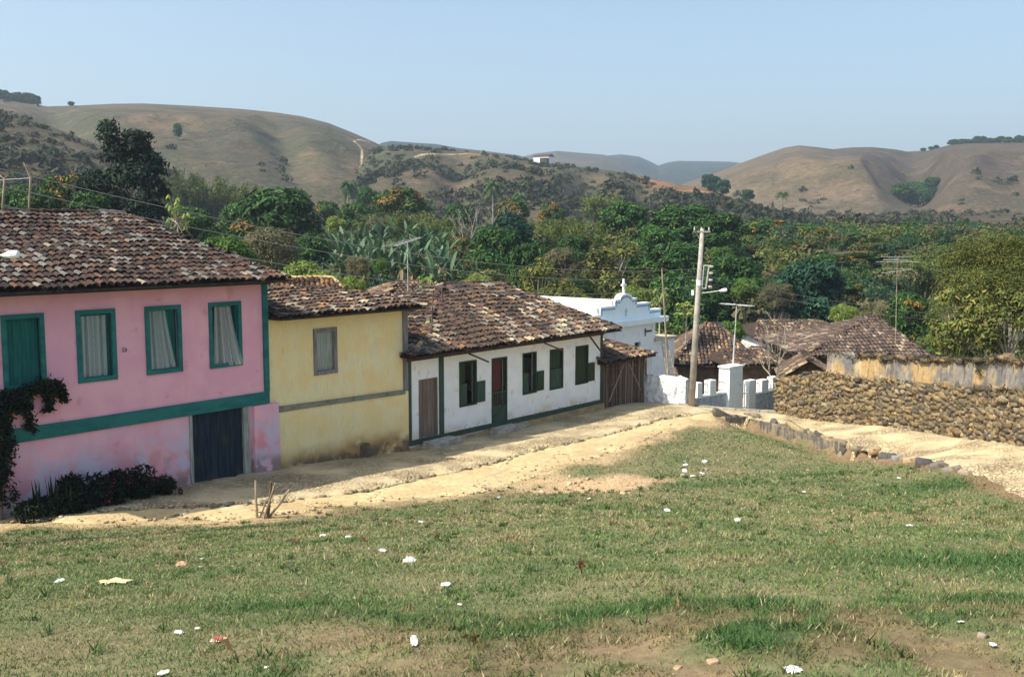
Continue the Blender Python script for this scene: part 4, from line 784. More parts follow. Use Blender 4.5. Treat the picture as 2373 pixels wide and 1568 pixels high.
def pink():
    s0 = 9.0; off = (s0, 0, 0); o = thing('pink_house', 'pink two-storey house with teal trim and a big brown tiled roof', 'house', loc_s(s0), ROT)
    W = [(10.55, 11.58, 3.24, 5.06), (12.38, 13.44, 3.21, 5.06), (14.28, 15.36, 3.21, 5.05), (16.23, 17.32, 3.18, 5.05)]
    b = MB(off); facade(b, 9.0, 18.2, -1, 5.66, [(a+.05, e-.05, c+.05, d-.05) for a, e, c, d in W]+[(15.55, 17.5, -1, 1.94)], st=.4)
    b.add([(9, 0, -1), (9, 9.6, -1), (9, 9.6, 5.6), (9, 0, 5.6)], [(0, 1, 2, 3)]); b.add([(18.2, 0, -1), (18.2, 9.6, -1), (18.2, 9.6, 5.6), (18.2, 0, 5.6)], [(3, 2, 1, 0)]); b.add([(9, 9.6, -1), (18.2, 9.6, -1), (18.2, 9.6, 5.6), (9, 9.6, 5.6)], [(3, 2, 1, 0)])
    b.prism([(17.58, -1), (18.52, -1), (18.5, .9), (18.47, 1.93), (17.6, 1.93), (17.59, 1.0)], -.14, .3); b.build('wall', M['pink'], o)
    b = MB(off); b.box((9, -.055, 1.95), (18.22, .02, 2.30), j=.004); b.build('belt_beam', M['teal'], o)
    b = MB(off); b.box((18.06, -.06, 2.30), (18.24, .12, 5.58), j=.004); b.build('corner_post', M['teal'], o)
    b = MB(off); b.box((8.9, -.13, 5.50), (18.3, -.02, 5.64), j=.004); b.build('eave_beam', mat('dark_green_beam', (.015, .05, .04)), o)
    for i, (a, e, c, d) in enumerate(W):
        m_ = MB(off); frame(m_, a, e, c, d, .115, y1=.05); f = m_.build('window', M['teal'], o); f['label'] = ['closed teal shuttered window above the vine', 'curtained window beside the painted number', 'window with curtain drawn aside', 'open window with curtain blowing out'][i]
        if i != 3:
            m_ = MB(off); planks(m_, a+.1, e-.1, c+.1, d-.1, 4, .12+.02*(i == 2), .04, .006); m_.build('shutter', M['teal_dark'], f)
        else:
            m_ = MB(off); planks(m_, e-.17, e-.14, c+.1, d-.1, 1, .0, .42); m_.build('shutter', M['teal_dark'], f)
            m_ = MB(off); m_.box((a-.1, .9, c-.1), (e+.1, .92, d+.1)); m_.build('room_shade_sheet', M['dark'], f)  # near-black sheet painted as the room's shade behind the open window
        if i == 1: curtain(f, off, 12.53, 13.20, 3.34, 4.90, .045, 5)
        if i == 2: curtain(f, off, 14.40, 15.1, 3.34, 4.92, .045, 5, (14.42, 14.92), (14.42, 15.2))
        if i == 3: curtain(f, off, 16.38, 17.15, 3.22, 4.92, .04, 4, (16.45, 17.0), (16.38, 17.30), .14)
    m_ = MB(off); planks(m_, 15.60, 16.44, -.1, 1.93, 4, .07); m_.build('garage_door_leaf', M['navy'], o); m_ = MB(off); planks(m_, 16.45, 17.29, -.15, 1.93, 4, .075); m_.build('garage_door_leaf', M['navy'], o)
    m_ = MB(off); m_.box((17.30, -.03, -.3), (17.5, .09, 1.94), j=.006); m_.build('door_jamb', M['jamb'], o); m_ = MB(off); m_.box((15.50, -.03, -.1), (15.59, .09, 1.94), j=.005); m_.build('door_jamb', M['jamb'], o)
    cu = bpy.data.curves.new('house_number', 'FONT'); cu.body = '62'; cu.size = .17; cu.extrude = .003; cu.materials.append(M['number']); tmp = bpy.data.objects.new('tmp', cu); COL.objects.link(tmp)
    me = bpy.data.meshes.new_from_object(tmp.evaluated_get(bpy.context.evaluated_depsgraph_get())); bpy.data.objects.remove(tmp); n_ = link('house_number', me, o, (13.735-s0, -.018, 3.9)); n_.rotation_euler = (math.pi/2, 0, 0); n_.scale = (-.85, 1, 1); 
    if not me.materials: me.materials.append(M['number'])
    hiproof(o, off, 8.3, 18.5, -.72, 10.3, 5.66, 7.58, 12.9, 16.5, 4.8, PAL_A, 'flr')
pink()
# ------------------------------------------------------------------ yellow house
def yellow():
    s0 = 18.25; off = (s0, 0, 0); o = thing('yellow_house', 'yellow house with one small grey shuttered window between pink and white houses', 'house', loc_s(s0), ROT)
    w = (19.98, 20.93, 2.56, 4.03); b = MB(off); facade(b, 18.25, 24.0, -1.2, 4.58, [(w[0]+.05, w[1]-.05, w[2]+.05, w[3]-.05)], .03)
    facade(b, 18.53, 24.06, -1.2, 1.58, [], -.035); b.box((18.53, -.03, 1.575), (24.05, .1, 1.595))
    b.add([(24, .03, -1), (24, 6, -1), (24, 6, 4.6), (24, .03, 4.6)], [(0, 1, 2, 3)]); b.add([(24.06, -.035, -1.2), (24.06, .2, -1.2), (24.06, .2, 1.58), (24.06, -.035, 1.58)], [(0, 1, 2, 3)]); b.add([(18.3, 6, -1), (24, 6, -1), (24, 6, 4.6), (18.3, 6, 4.6)], [(3, 2, 1, 0)]); b.build('wall', M['yellow'], o)
    b = MB(off); b.prism([(18.55, 1.62), (23.9, 1.50), (23.9, 1.64), (18.55, 1.78)], -.06, .08); b.build('belt_beam', M['beam'], o)
    b = MB(off); b.box((23.86, -.04, 1.62), (24.06, .12, 4.5), j=.008); b.build('corner_post', M['grey_wood'], o)
    b = MB(off); frame(b, *w, .12, -.01, .09); f = b.build('window', M['grey_wood'], o); b = MB(off); planks(b, w[0]+.11, w[1]-.11, w[2]+.11, w[3]-.11, 3, .10, .03, .01); b.build('shutter', M['shutter_grey'], f)
    b = MB(off)
    for _ in range(3): pass
    z0 = float(h(*wp(21.9, .3)[:2])); b.prism([(21.78, z0-.2), (22.08, z0-.2), (22.04, z0+.42), (21.98, z0+.52), (21.86, z0+.52), (21.80, z0+.4)], -.28, -.05); b.build('wall_buttress', mat('crumbling_stub', (.20, .15, .10), (.11, .09, .07), 6, bump=.03, bsc=9), o)
    # roof: low front slope, wraps the right corner
    hiproof(o, off, 18.28, 24.35, -.62, 6.6, 4.52, 5.12, 18.7, 22.2, 2.2, PAL_B, 'fr', jit=1.3)
yellow()
# ------------------------------------------------------------------ white house
def white():
    s0 = 24.05; off = (s0, 0, 0); o = thing('white_house', 'long low white house with dark green windows and doors below a wide tiled roof', 'house', loc_s(s0), ROT)
    WW = [(26.70, 27.66, .64, 2.32), (30.40, 31.30, .63, 2.29), (32.18, 33.10, .60, 2.27), (33.98, 34.92, .60, 2.25)]; DW = (28.52, 29.44, -.28, 2.27); D1 = (24.62, 25.5, -.2, 1.87)
    b = MB(off); facade(b, 24.05, 35.95, -1.2, 2.72, [(a+.02, e-.02, c+.02, d-.02) for a, e, c, d in WW+[DW, D1]], 0, .22, st=.4)
    b.add([(35.95, 0, -1.2), (35.95, 8.4, -1.2), (35.95, 8.4, 2.7), (35.95, 0, 2.7)], [(0, 1, 2, 3)]); b.add([(24.05, 8.4, -1.2), (35.95, 8.4, -1.2), (35.95, 8.4, 2.7), (24.05, 8.4, 2.7)], [(3, 2, 1, 0)]); b.build('wall', M['white'], o)
    b = MB(off); b.prism([(24.05, -.36), (35.97, -.44), (35.97, -.26), (24.05, -.18)], -.05, .05); b.build('sill_beam', M['olive_l'], o)
    b = MB(off); b.box((24.1, -.16, -1.3), (36.0, 0, -.43), j=.02); b.build('plinth', M['plinth'], o)
    b = MB(off); b.box((24.07, -.045, -.2), (24.2, .1, 2.7)); b.build('post', M['olive_l'], o); b = MB(off); b.box((25.62, -.045, -.2), (25.84, .1, 2.7)); b.build('post', M['olive_l'], o); b = MB(off); b.box((35.84, -.045, -.28), (35.98, .1, 2.7)); b.build('post', M['olive_l'], o)
    b = MB(off); b.box((24, -.10, 2.60), (36.0, -.02, 2.72)); b.build('eave_beam', M['dark_wood'], o)
    b = MB(off); frame(b, D1[0]-.03, D1[1]+.03, D1[2], D1[3]+.03, .06, -.02, .1); f = b.build('plank_door', M['brown_wood'], o); b = MB(off); planks(b, D1[0]+.03, D1[1]-.03, D1[2]+.05, D1[3]-.03, 4, .06, .03, .012); b.build('door_boards', M['brown_wood'], f)
    for i, (a, e, c, d) in enumerate(WW):
        b = MB(off); frame(b, a, e, c, d, .065, -.02, .15); f = b.build('window', M['olive'], o); f['label'] = ['first green window with its lower shutter open', 'second green window with dark open top', 'closed green window', 'last green window with one lower shutter open'][i]
        mz = c+.85; mx = (a+e)/2
        b = MB(off)
        if i in (0, 1): planks(b, a+.06, mx-.02, c+.07, mz, 2, .03, .03, .004)
        if i == 2: planks(b, a+.06, e-.06, c+.07, mz-.02, 2, .02, .03, .004)
        if i != 3: b.build('lower_shutter', M['olive_l'], f)
        if i in (2, 3): b = MB(off); planks(b, a+.06, e-.06, (mz if i == 2 else c+.06), d-.06, 3, .09, .03, .01); b.build('upper_shutter', M['olive'], f)
        if i == 0: b = MB(off); planks(b, a+.06, mx-.1, mz+.02, d-.06, 2, .07, .03, .004); b.build('upper_shutter', M['olive'], f)
        if i != 2: b = MB(off); b.box((e+.0, -.055, c+.06), (e+.44, -.025, mz)); b.build('open_shutter', M['olive_l'] if i < 1 else M['olive'], f)
    a, e, c, d = DW; b = MB(off); frame(b, a, e, c, d, .07, -.02, .14); f = b.build('front_door', M['olive'], o)
    b = MB(off); b.box((a+.07, .12, c), (e-.24, .15, d-.06)); b.build('inner_door', M['redbrown'], f); b = MB(off); planks(b, a+.06, e-.06, c+.02, .42, 3, .0, .03, .006)
    for k in range(6): b.box((a+.08+k*.13, 0, .42), (a+.115+k*.13, .03, .92))
    b.box((a+.06, -.004, .9), (e-.06, .035, .95)); b.bar((a+.1, -.02, 0), (e-.1, -.02, .42), .05, .03); b.build('half_door', M['olive_l'], f)
    # eave brackets
    for s_, l_, dz in ((27.35, .5, .02), (31.9, .55, .05), (35.1, .12, 0)):
        b = MB(off); b.bar((s_-.35, -.2, 2.62), (s_-.35+l_, -.75, 2.30 if l_ > .2 else 1.95), .06, .06); b.build('eave_bracket', M['rafter'], o)
    hiproof(o, off, 23.75, 36.5, -.66, 9.0, 2.84, 4.84, 30.3, 33.8, 4.2, PAL_B, 'flr', jit=1.4)
white()
for s_, w_, q_, d_, lab, zz in ((25.3, 1.45, .62, .6, 'low stone doorstep under the brown plank door of the white house', .2), (28.9, 1.3, .55, .45, 'stone doorstep below the red-brown half door of the white house', .2), (30.0, .9, .32, .2, 'short rough stone block right of the half door step', .16)):
    p = wp(s_, .16+d_/2); z_ = float(h(p.x, p.y)); b = MB()
    for k in range(1):
        b.box((-w_/2, -d_/2, -.25), (w_/2, d_/2, zz+.05), j=.025); b.box((-w_/2+.03, -d_/2+.05, zz+.052), (w_/2-.05, d_/2, zz+.06+.03), j=.012)
    o = b.build('doorstep', M['stone_step'], loc=(p.x, p.y, z_)); o.rotation_euler = (0, 0, ROT); tag(o, lab, 'doorstep')
# ------------------------------------------------------------------ cane shed
def shed():
    s0 = 35.98; off = (s0, 0, 0); o = thing('cane_shed', 'lean-to shed with a tiled roof and a front of upright canes beside the white house', 'shed', loc_s(s0), ROT)
    b = MB(off)
    for i in range(78):
        s_ = 36.06+i*.0475; zb = float(h(*wp(s_, 0)[:2])); x = s_+random.gauss(0, .012); c = random.choice([(.23, .16, .12), (.15, .10, .08), (.32, .25, .19), (.10, .07, .055)]); r = random.uniform(.011, .019)
        b.tube([(x, .02+random.gauss(0, .01), zb-.1), (x+random.gauss(0, .02), .02, .4), (x+random.gauss(0, .02), .02+random.gauss(0, .01), 1.42+random.uniform(-.05, .05))], r, 4, False, c)
    b.build('cane_wall', M['cane'], o, attr=True)
    b = MB(off)
    for z in (-.45, .25, .95): b.tube([(36.0, .05, z+.05), (39.7, .05, z-.02)], .022, 5, True, (.2, .15, .11))
    for p, q in (((36.55, -.01, -.45), (37.75, -.01, 1.15)), ((38.1, -.01, 1.15), (39.2, -.01, -.25)), ((37.9, -.01, -.8), (37.92, -.01, 1.4))): b.tube([p, q], .026, 5, True, (.34, .29, .24))
    b.build('cane_brace', M['cane'], o, attr=True)
    b = MB(off); b.box((36, .1, -1.3), (39.68, .14, 1.38)); b.box((39.6, .1, -1.3), (39.68, 3.6, 1.38)); b.build('shade_backing', M['dark'], o); hiproof(o, off, 35.6, 39.85, -.42, 5.4, 1.40, 2.52, 35.65, 37.1, 2.5, PAL_C, 'fr', jit=1.4)  # near-black backing behind the canes, the shed's inner shade put into its colour
shed()
# ------------------------------------------------------------------ chapel
def wallpt(u, v, D):
    x, y, z = ray(u, v); t = D/(S*y-C*x); return (x*t*S+y*t*C, CZ+z*t)
def chapel():
    D = 27.4; s1, _ = wallpt(1530, 745, D); sa, _ = wallpt(1358, 745, D); q0 = 24.3-D; off = (sa, 0, 0); loc = wp(sa, q0, 0); o = thing('chapel', 'small white chapel with a stepped pale blue parapet and a cross on top', 'chapel', loc, ROT)
    ws, _ = wallpt(1518, 745, D); zc = 2.34
    P = lambda u, v: wallpt(u, v, D)
    b = MB(off); facade(b, sa, ws, -2.6, zc, [(P(1470, 797)[0], P(1484, 797)[0], P(1475, 801)[1]-.1, P(1475, 793)[1])], 0, .15); mid = (sa+s1)/2
    b.add([(ws, 0, -2.6), (ws, 13, -2.6), (ws, 13, zc), (ws, 0, zc)], [(0, 1, 2, 3)]); b.add([(sa, 0, -2.6), (sa, 13, -2.6), (sa, 13, zc), (sa, 0, zc)], [(3, 2, 1, 0)]); b.build('wall', M['chapel'], o)
    a1, _ = P(1518, 780); a2, zt = P(1562, 782); b = MB(off); b.box((a1, .0, -2.6), (a2, 4.2, zt), j=0); b.build('annex', M['chapel'], o); b = MB(off); b.box((a1-.15, -.12, zt), (a2+.15, 4.4, zt+.12)); b.build('annex_slab', mat('annex_concrete', (.42, .38, .3), (.55, .48, .36), 2), o)
    b = MB(off); b.tube([(a1+.1, .4, zt+1.0), (a1+.5, .6, zt+.95), (a1+1.1, .9, zt+.35), (a2, 1.2, zt+.25)], .035, 6); b.build('roof_pipe', M['gate_white'], o)
    m_ = (P(1450, 700)[0]); lev = [P(1376, 733)[1], P(1403, 714)[1], P(1433, 698)[1]]; z0 = lev[0]; hw = [m_-sa, P(1523, 722)[0]-m_, 0]
    xs1 = [sa, P(1376, 733)[0], P(1410, 716)[0], P(1438, 700)[0]]; r = P(1471, 700)[0]-m_; xs2 = [m_+.62, P(1480, 700)[0], P(1505, 705)[0], s1]
    zA, zB, zC_ = P(1523, 717)[1], P(1495, 703)[1], P(1465, 693)[1]; top = P(1450, 682)[1]; rr = .55
    poly = [(sa, zc), (s1, zc), (s1, zA), (P(1505, 705)[0], zA), (P(1505, 705)[0], zB), (P(1475, 700)[0], zB), (P(1475, 700)[0], zC_), (m_+rr, zC_)]
    poly += [(m_+rr*math.cos(t), zC_+(top-zC_)*math.sin(t)) for t in np.linspace(.15, math.pi-.15, 12)]
    poly += [(m_-rr, zC_), (2*m_-P(1475, 700)[0], zC_), (2*m_-P(1475, 700)[0], zB), (2*m_-P(1505, 705)[0]+.0, zB), (2*m_-P(1505, 705)[0], zA), (sa, zA)]
    b = MB(off); b.prism(poly, 0, .3); b.build('parapet', M['chapel_top'], o)
    cap = MB(off); trim = MB(off); pp = poly[2:]
    for p, q in zip(pp[:-1], pp[1:]):
        cap.bar((p[0], .15, p[1]+.03), (q[0], .15, q[1]+.03), .40, .09, up=(0, 1, 0)) if 0 else cap.bar((p[0], .15, p[1]), (q[0], .15, q[1]), .36, .10)
        dx, dz = q[0]-p[0], q[1]-p[1]; L_ = math.hypot(dx, dz); nx_, nz_ = -dz/L_, dx/L_
        trim.bar((p[0]+nx_*-.11*-1, -.012, p[1]-.11*abs(nz_) if 1 else 0), (q[0]+nx_*.11, -.012, q[1]-.11*abs(nz_)), .03, .07) 
    cap.build('parapet_cap', M['gate_white'], o); trim.build('blue_trim', M['blue'], o)
    b = MB(off); b.box((sa-.1, -.30, zc-.02), (s1+.35, .32, zc+.26)); b.build('cornice', M['chapel_top'], o)
    b = MB(off); b.box((m_-.045, .1, top-.02), (m_+.045, .19, top+.78)); b.box((m_-.2, .098, top+.42), (m_+.2, .192, top+.52)); b.build('cross', M['gate_white'], o)
    b = MB(off); b.tube([(m_, -.03, zc+.75), (m_, .02, zc+.75)], .10, 10); b.box((m_-.07, -.03, zc+.45), (m_+.07, .01, zc+.72)); b.build('emblem', mat('faded_emblem', (.50, .68, .66)), o)
    zr = 3.62; b = MB(off); b.add([(sa-.3, .3, zc), (mid, .3, zr), (mid, 14, zr), (sa-.3, 14, zc)], [(0, 1, 2, 3)]); b.add([(s1, .3, zc), (mid, .3, zr), (mid, 14, zr), (s1, 14, zc)], [(3, 2, 1, 0)]); b.add([(sa-.3, 14, zc), (mid, 14, zr), (s1, 14, zc)], [(0, 1, 2)]); b.build('roof', M['whiteroof'], o)
    b = MB(off); b.bar((P(1494, 752)[0], -.02, zc-.3), (P(1494, 752)[0], -.02, zc-.7), .05, .05); b.bar((P(1494, 752)[0], -.02, zc-.45), (P(1494, 752)[0]+.1, -.35, zc-.4), .1, .1); b.build('wall_lamp', M['rust'], o)
chapel()
# ------------------------------------------------------------------ other houses (frontal box houses with hip roofs)
def house(name, label, u0, u1, ve, vr, ur0, ur1, Y, dep, rz, pal, wallm, wh=2.6, faces='flr', sp=.21, over=.5, winy=None, ridge_dep=None):
    p = at(u0, ve, Y); q = at(u1, ve, Y); L_ = (q.x-p.x)/max(.5, math.cos(rz)); o = thing(name, label, 'house', (p.x, p.y, p.z), rz); off = (0, 0, 0); ry = ridge_dep or dep/2
    yr = Y+ry*math.cos(rz); zr = CZ+(at((ur0+ur1)/2, vr, yr).z-CZ)-p.z; f = lambda u: (at(u, vr, yr).x-p.x)+ry*math.sin(rz)
    a, c = max(0, min(L_, f(ur0)/math.cos(rz))), max(0, min(L_, f(ur1)/math.cos(rz)))
    hiproof(o, off, 0, L_, 0, dep, 0, zr, a, max(a+.05, c), ry, pal, faces, sp=sp, ex=.38)
    b = MB(); b.box((over, over, -wh), (L_-over, dep-over, -.04)); b.build('wall', wallm, o)
    return o
brownwall = mat('earth_wall', (.20, .14, .09), (.12, .085, .06), 2)
house('tiled_house', 'house under a weathered hipped roof behind the power pole and white gate', 1556, 1760, 846, 750, 1632, 1662, 55, 9.5, math.radians(-6), PAL_C, brownwall, faces='flr')
house('tiled_outbuilding', 'low outbuilding with an orange-brown roof behind the white gate pillar', 1690, 1822, 848, 812, 1672, 1808, 52, 6, math.radians(8), PAL_C, brownwall, faces='fr')
house('tiled_annex', 'small brown roof squeezed below the long white-walled house', 1735, 1870, 832, 806, 1742, 1860, 60, 6, math.radians(5), PAL_C, brownwall, faces='f')
house('long_house', 'long house with a straight brown roof and a strip of white wall', 1750, 1955, 779, 744, 1757, 1950, 66, 7, math.radians(3), PAL_C, M['rough_white'], wh=2.2, faces='f')
house('pyramid_roof_house', 'house with a big dark pyramid roof behind the adobe wall', 1858, 2158, 826, 737, 2015, 2035, 50, 8.5, math.radians(2), ([(.13, .09, .07), (.09, .065, .055), (.17, .12, .09), (.30, .24, .17), (.06, .05, .045)], [5, 5, 3, 1.3, 2]), brownwall, faces='flr', sp=.2)
house('orange_roof_house', 'house behind the yellow one showing a strip of orange sunlit tiles', 600, 790, 672, 646, 615, 765, 41, 6, math.radians(12), PAL_O, M['yellow'], faces='f')
house('back_roof_house', 'house with a dull brown roof between the yellow and white houses', 880, 1040, 704, 656, 915, 1000, 46, 7, math.radians(20), PAL_C, brownwall, faces='fl')
# little ruined gable hut at the end of the wall
def hut():
    p = at(1825, 880, 46); z_ = float(h(p.x, p.y)); o = thing('ruined_hut', 'ruined earth hut with a small gabled roof at the left end of the stone wall', 'hut', (p.x, p.y, z_), math.radians(-12))
    b = MB(); b.prism([(-.2, 0), (2.1, 0), (2.1, 2.0), (.9, 2.75), (-.2, 2.0)], 0, 3); b.build('wall', M['mortar'], o); t = MB(); tilefield(t, ((-.4, -.35, 1.95), (-.4, 3.2, 1.95), (.9, 3.2, 2.85), (.9, -.35, 2.85)), PAL_C); tilefield(t, ((2.3, 3.2, 1.95), (2.3, -.35, 1.95), (.9, -.35, 2.85), (.9, 3.2, 2.85)), PAL_C); ridge_line(t, (.9, -.35, 2.87), (.9, 3.2, 2.87), PAL_C, .16); t.build('roof', M['tile'], o, attr=True)
hut()
# small white house on the ridge
def ridgehouse():
    p = hp(hsp, 1255, .97); o = thing('hilltop_house', 'tiny white house with a reddish roof on top of the far ridge', 'house', (p.x, p.y, p.z-.3), math.radians(-28)); b = MB(); b.box((-3.7, 0, -1), (3.7, 5, 3.3)); b.build('wall', mat('far_white_wall', (.9, .9, .88), fine=0), o)
    b = MB(); b.add([(-4, -.4, 3.2), (4, -.4, 3.2), (4, 2.5, 4.2), (-4, 2.5, 4.2), (4, 5.4, 3.2), (-4, 5.4, 3.2)], [(0, 1, 2, 3), (3, 2, 4, 5), (1, 2, 4)]); b.build('roof', mat('far_red_roof', (.10, .055, .04), (.08, .05, .04), 1), o)
    b = MB(); b.box((.4, -1.8, -1), (3.9, -.02, 2.2)); b.box((.3, -2.0, 2.2), (4, -.02, 2.3)); b.build('porch', mat('far_dark_porch', (.06, .055, .05)), o)
ridgehouse()
# ------------------------------------------------------------------ stones and walls
def ico():
    import bmesh
    bm = bmesh.new(); bmesh.ops.create_icosphere(bm, subdivisions=2, radius=1); v = np.array([tuple(x.co) for x in bm.verts]); f = np.array([[y.index for y in x.verts] for x in bm.faces]); bm.free(); return v, f
IV, IF = ico(); IVB = np.sign(IV)*np.abs(IV)**.40
def stones(items):     # (centre, size, rotation z, colour)
    V = []; Fs = []; Cc = []; b = 0
    for c, sz, rz, col in items:
        v = IVB*np.array(sz)/2*(1+RNG.normal(0, .10, (len(IV), 1))+(IV@RNG.normal(0, .16, 3))[:, None]); t = RNG.normal(0, .22); v = np.stack([v[:, 0]*math.cos(t)-v[:, 2]*math.sin(t), v[:, 1], v[:, 0]*math.sin(t)+v[:, 2]*math.cos(t)], 1)
        v = np.stack([v[:, 0]*math.cos(rz)-v[:, 1]*math.sin(rz), v[:, 0]*math.sin(rz)+v[:, 1]*math.cos(rz), v[:, 2]], 1)+np.array(c); V.append(v); Fs.append(IF+b); b += len(v); Cc.append(np.tile(np.array(col)*random.uniform(.7, 1.25), (len(v), 1)))
    return np.concatenate(V), np.concatenate(Fs), np.concatenate(Cc)
SCOL = [(.21, .155, .085), (.19, .14, .075), (.15, .118, .075), (.25, .19, .11), (.13, .105, .07), (.24, .20, .145), (.08, .068, .055), (.18, .13, .07)]
def along(path, d):
    for a, b in zip(path[:-1], path[1:]):
        l = (Vector(b[:2])-Vector(a[:2])).length
        if d <= l: return Vector(a[:2]).lerp(Vector(b[:2]), d/l), math.atan2(b[1]-a[1], b[0]-a[0]), [a[i]+(b[i]-a[i])*d/l for i in range(2, len(a))]
        d -= l
    a, b = path[-2], path[-1]; return Vector(b[:2]), math.atan2(b[1]-a[1], b[0]-a[0]), list(b[2:])
def plen(path): return sum((Vector(b[:2])-Vector(a[:2])).length for a, b in zip(path[:-1], path[1:]))
def stone_face(path, side, thick, ss=.30):      # path points (x,y,zbottom,ztop); stones stick out of a core
    L_ = plen(path); items = []; row = 0; z = 0; hmax = max(p[3]-p[2] for p in path)
    while z < hmax:
        hh = random.uniform(.55, .95)*ss*.72; d = random.uniform(-.2, 0)
        while d < L_:
            w = random.choice((.5, .7, 1, 1.3, 1.9))*random.uniform(.8, 1.2)*ss; p, a, (zb, zt) = along(path, max(0, min(L_, d+w/2)))
            zz = zb+z+hh/2+random.gauss(0, .05)
            if zz < zt+.03: n = Vector((-math.sin(a), math.cos(a)))*side; c = p+n*random.uniform(-.09, -.03); items.append(((c.x, c.y, zz), (w*random.uniform(.75, 1.15), .26, hh*random.uniform(.8, 1.7)), a, random.choice(SCOL)))
            d += w*.92
        z += hh*.93
    return items
def core(mb, path, side, back, inset=.06, top=None):
    L_ = plen(path); n = int(L_/.3)
    prev = None
    for i in range(n+1):
        p, a, (zb, zt) = along(path, L_*i/n); nn = Vector((-math.sin(a), math.cos(a)))*side; f = p-nn*inset; bk = p-nn*back; zt = zt+random.gauss(0, .02); cur = [(f.x, f.y, zb-.6), (f.x, f.y, zt), (bk.x, bk.y, zt), (bk.x, bk.y, zb-.6)]
        if prev: mb.add(prev+cur, [(0, 4, 5, 1), (1, 5, 6, 2), (2, 6, 7, 3)])
        else: mb.add(cur, [(0, 1, 2, 3)])
        prev = cur
    mb.add(prev, [(3, 2, 1, 0)])
def stonewall():
    gb = lambda x, y: float(h(x, y))-.05
    zt = {42.41: .80, 41.0: 1.15, 40.2: 1.40, 37.99: 1.42, 33.0: 1.92, 28.1: 2.52, 22: 3.3, 14: 4.6, 4: 6}
    P0 = [(11.39, 42.41), (12.1, 41.0), (12.6, 40.2), (13.61, 37.99), (14.75, 33.0), (14.95, 28.1), (15.3, 22), (16.2, 14), (17, 4)]
    path = [(x, y, gb(x, y), zt[y]) for x, y in P0]; o = thing('stone_wall', 'dry stone wall along the lane topped by crumbling plastered adobe', 'wall', (13, 38, 0)); o.location = (0, 0, 0)
    b = MB(); core(b, path, -1, .55, -.02); b.build('earth_core', M['joint'], o)
    # which side faces the lane: the lane lies at smaller x
    V, Fs, Cc = stones(stone_face(path, -1, .3, .21)); link('stones', np_mesh('stones', V, Fs, M['stone'], Cc), o)
    ad = [(12.75, 39.95), (13.66, 37.97), (14.80, 33.0), (15.0, 28.1), (15.35, 22), (16.25, 14), (17.05, 4)]; AT = [2.28, 2.30, 2.78, 3.40, 4.2, 5.5, 6.9]; BT = [1.36, 1.38, 1.88, 2.48, 3.2, 4.5, 5.9]
    pth = [(x, y, z0, z1) for (x, y), z0, z1 in zip(ad, BT, AT)]; L_ = plen(pth); n = int(L_/.16); V = []; Fq = []; rows = 7
    def notch(p): return .75*math.exp(-((p.y-33.0+1.75)/.30)**2)+.3*math.exp(-((p.y-38.6)/.25)**2)+.25*math.exp(-((p.y-36.9)/.2)**2)
    prev = 0
    for i in range(n+1):
        p, a, (zb, zt_) = along(pth, L_*i/n); nn = Vector((math.sin(a), -math.cos(a))); zt_ = zt_-notch(p)+(float(fbm(p.x*3, p.y*3, 1, 5))-.5)*.30
        if i == 0: nn0 = nn
        for r_ in range(rows+1):
            z = zb-.05+(zt_-zb)*r_/rows; bul = .05*(float(fbm(p.y*1.0, z, 1.6, 17))-.5)*2+.05*(1-r_/rows); f = p+nn*(bul); V.append((f.x, f.y, z))
        bk = p-nn*.38; V.append((bk.x, bk.y, zt_-.02)); V.append((bk.x, bk.y, zb-.4))
    m_ = rows+3; Fq = [(i*m_+j, (i+1)*m_+j, (i+1)*m_+j+1, i*m_+j+1) for i in range(n) for j in range(m_-1)]
    b = MB(); b.add(V, Fq+[tuple(range(m_))]); b.build('adobe_top', M['adobe'], o, smooth=False)
    P_ = []; 
    for i in range(2600):
        d = random.uniform(0, L_*.6); p, a, (zb, zt_) = along(pth, d); k = random.random() < .55
        if k and fbm(p.x, p.y, 1.1, 71) < .45: continue
        P_.append((p.x-math.sin(-a)*0+random.uniform(-.14, .02), p.y, (zb if k else zt_-notch(p)*.5)+random.gauss(.0, .05)))
    P_ = np.array(P_); V, Fs, Cc = leaves('x', P_, RNG.normal(size=(len(P_), 3))+np.array((-.6, -.2, .6)), .05, 2.6, palette(len(P_), [(.10, .075, .04), (.06, .055, .03), (.16, .125, .07), (.05, .07, .025)], [3, 3, 1, 1.2]), .2); link('dry_weeds', np_mesh('dry_weeds', V, Fs, M['leaf'], Cc), o)
    it = []
    for i in range(150):
        d = random.uniform(1.5, L_*.55); p, a, (zb, zt_) = along(pth, d)
        if notch(p) > .15: continue
        it.append(((p.x+random.uniform(-.02, .25), p.y, zt_+random.uniform(-.06, .07)+(float(fbm(p.x*3, p.y*3, 1, 5))-.5)*.30), (random.uniform(.2, .5), random.uniform(.2, .4), random.uniform(.06, .16)), a+random.gauss(0, .3), random.choice([(.05, .04, .03), (.09, .07, .045), (.14, .10, .06), (.03, .028, .02)])))
    V, Fs, Cc = stones(it); link('coping', np_mesh('coping', V, Fs, M['stone'], Cc), o)
    # retaining wall between common and lane
    rt = px([(1668, 966), (1735, 966), (1795, 984), (1848, 1000), (1900, 1018), (1950, 1040)]); path = []
    hz = [.35, .42, .5, .5, .42, .3]
    for k, p in enumerate(rt): path.append((p.x, p.y, float(hs(p.x, p.y))-.55, float(hs(p.x, p.y))+.02))
    it = stone_face(path, -1, .3, .42); it = [((c[0], c[1], c[2]), (s_[0]*1.1, s_[1]*.75, s_[2]*1.1), r_, random.choice([(.13, .12, .10), (.19, .165, .125), (.10, .09, .08), (.26, .20, .12)])) for c, s_, r_, _ in it]; V, Fs, Cc = stones(it)
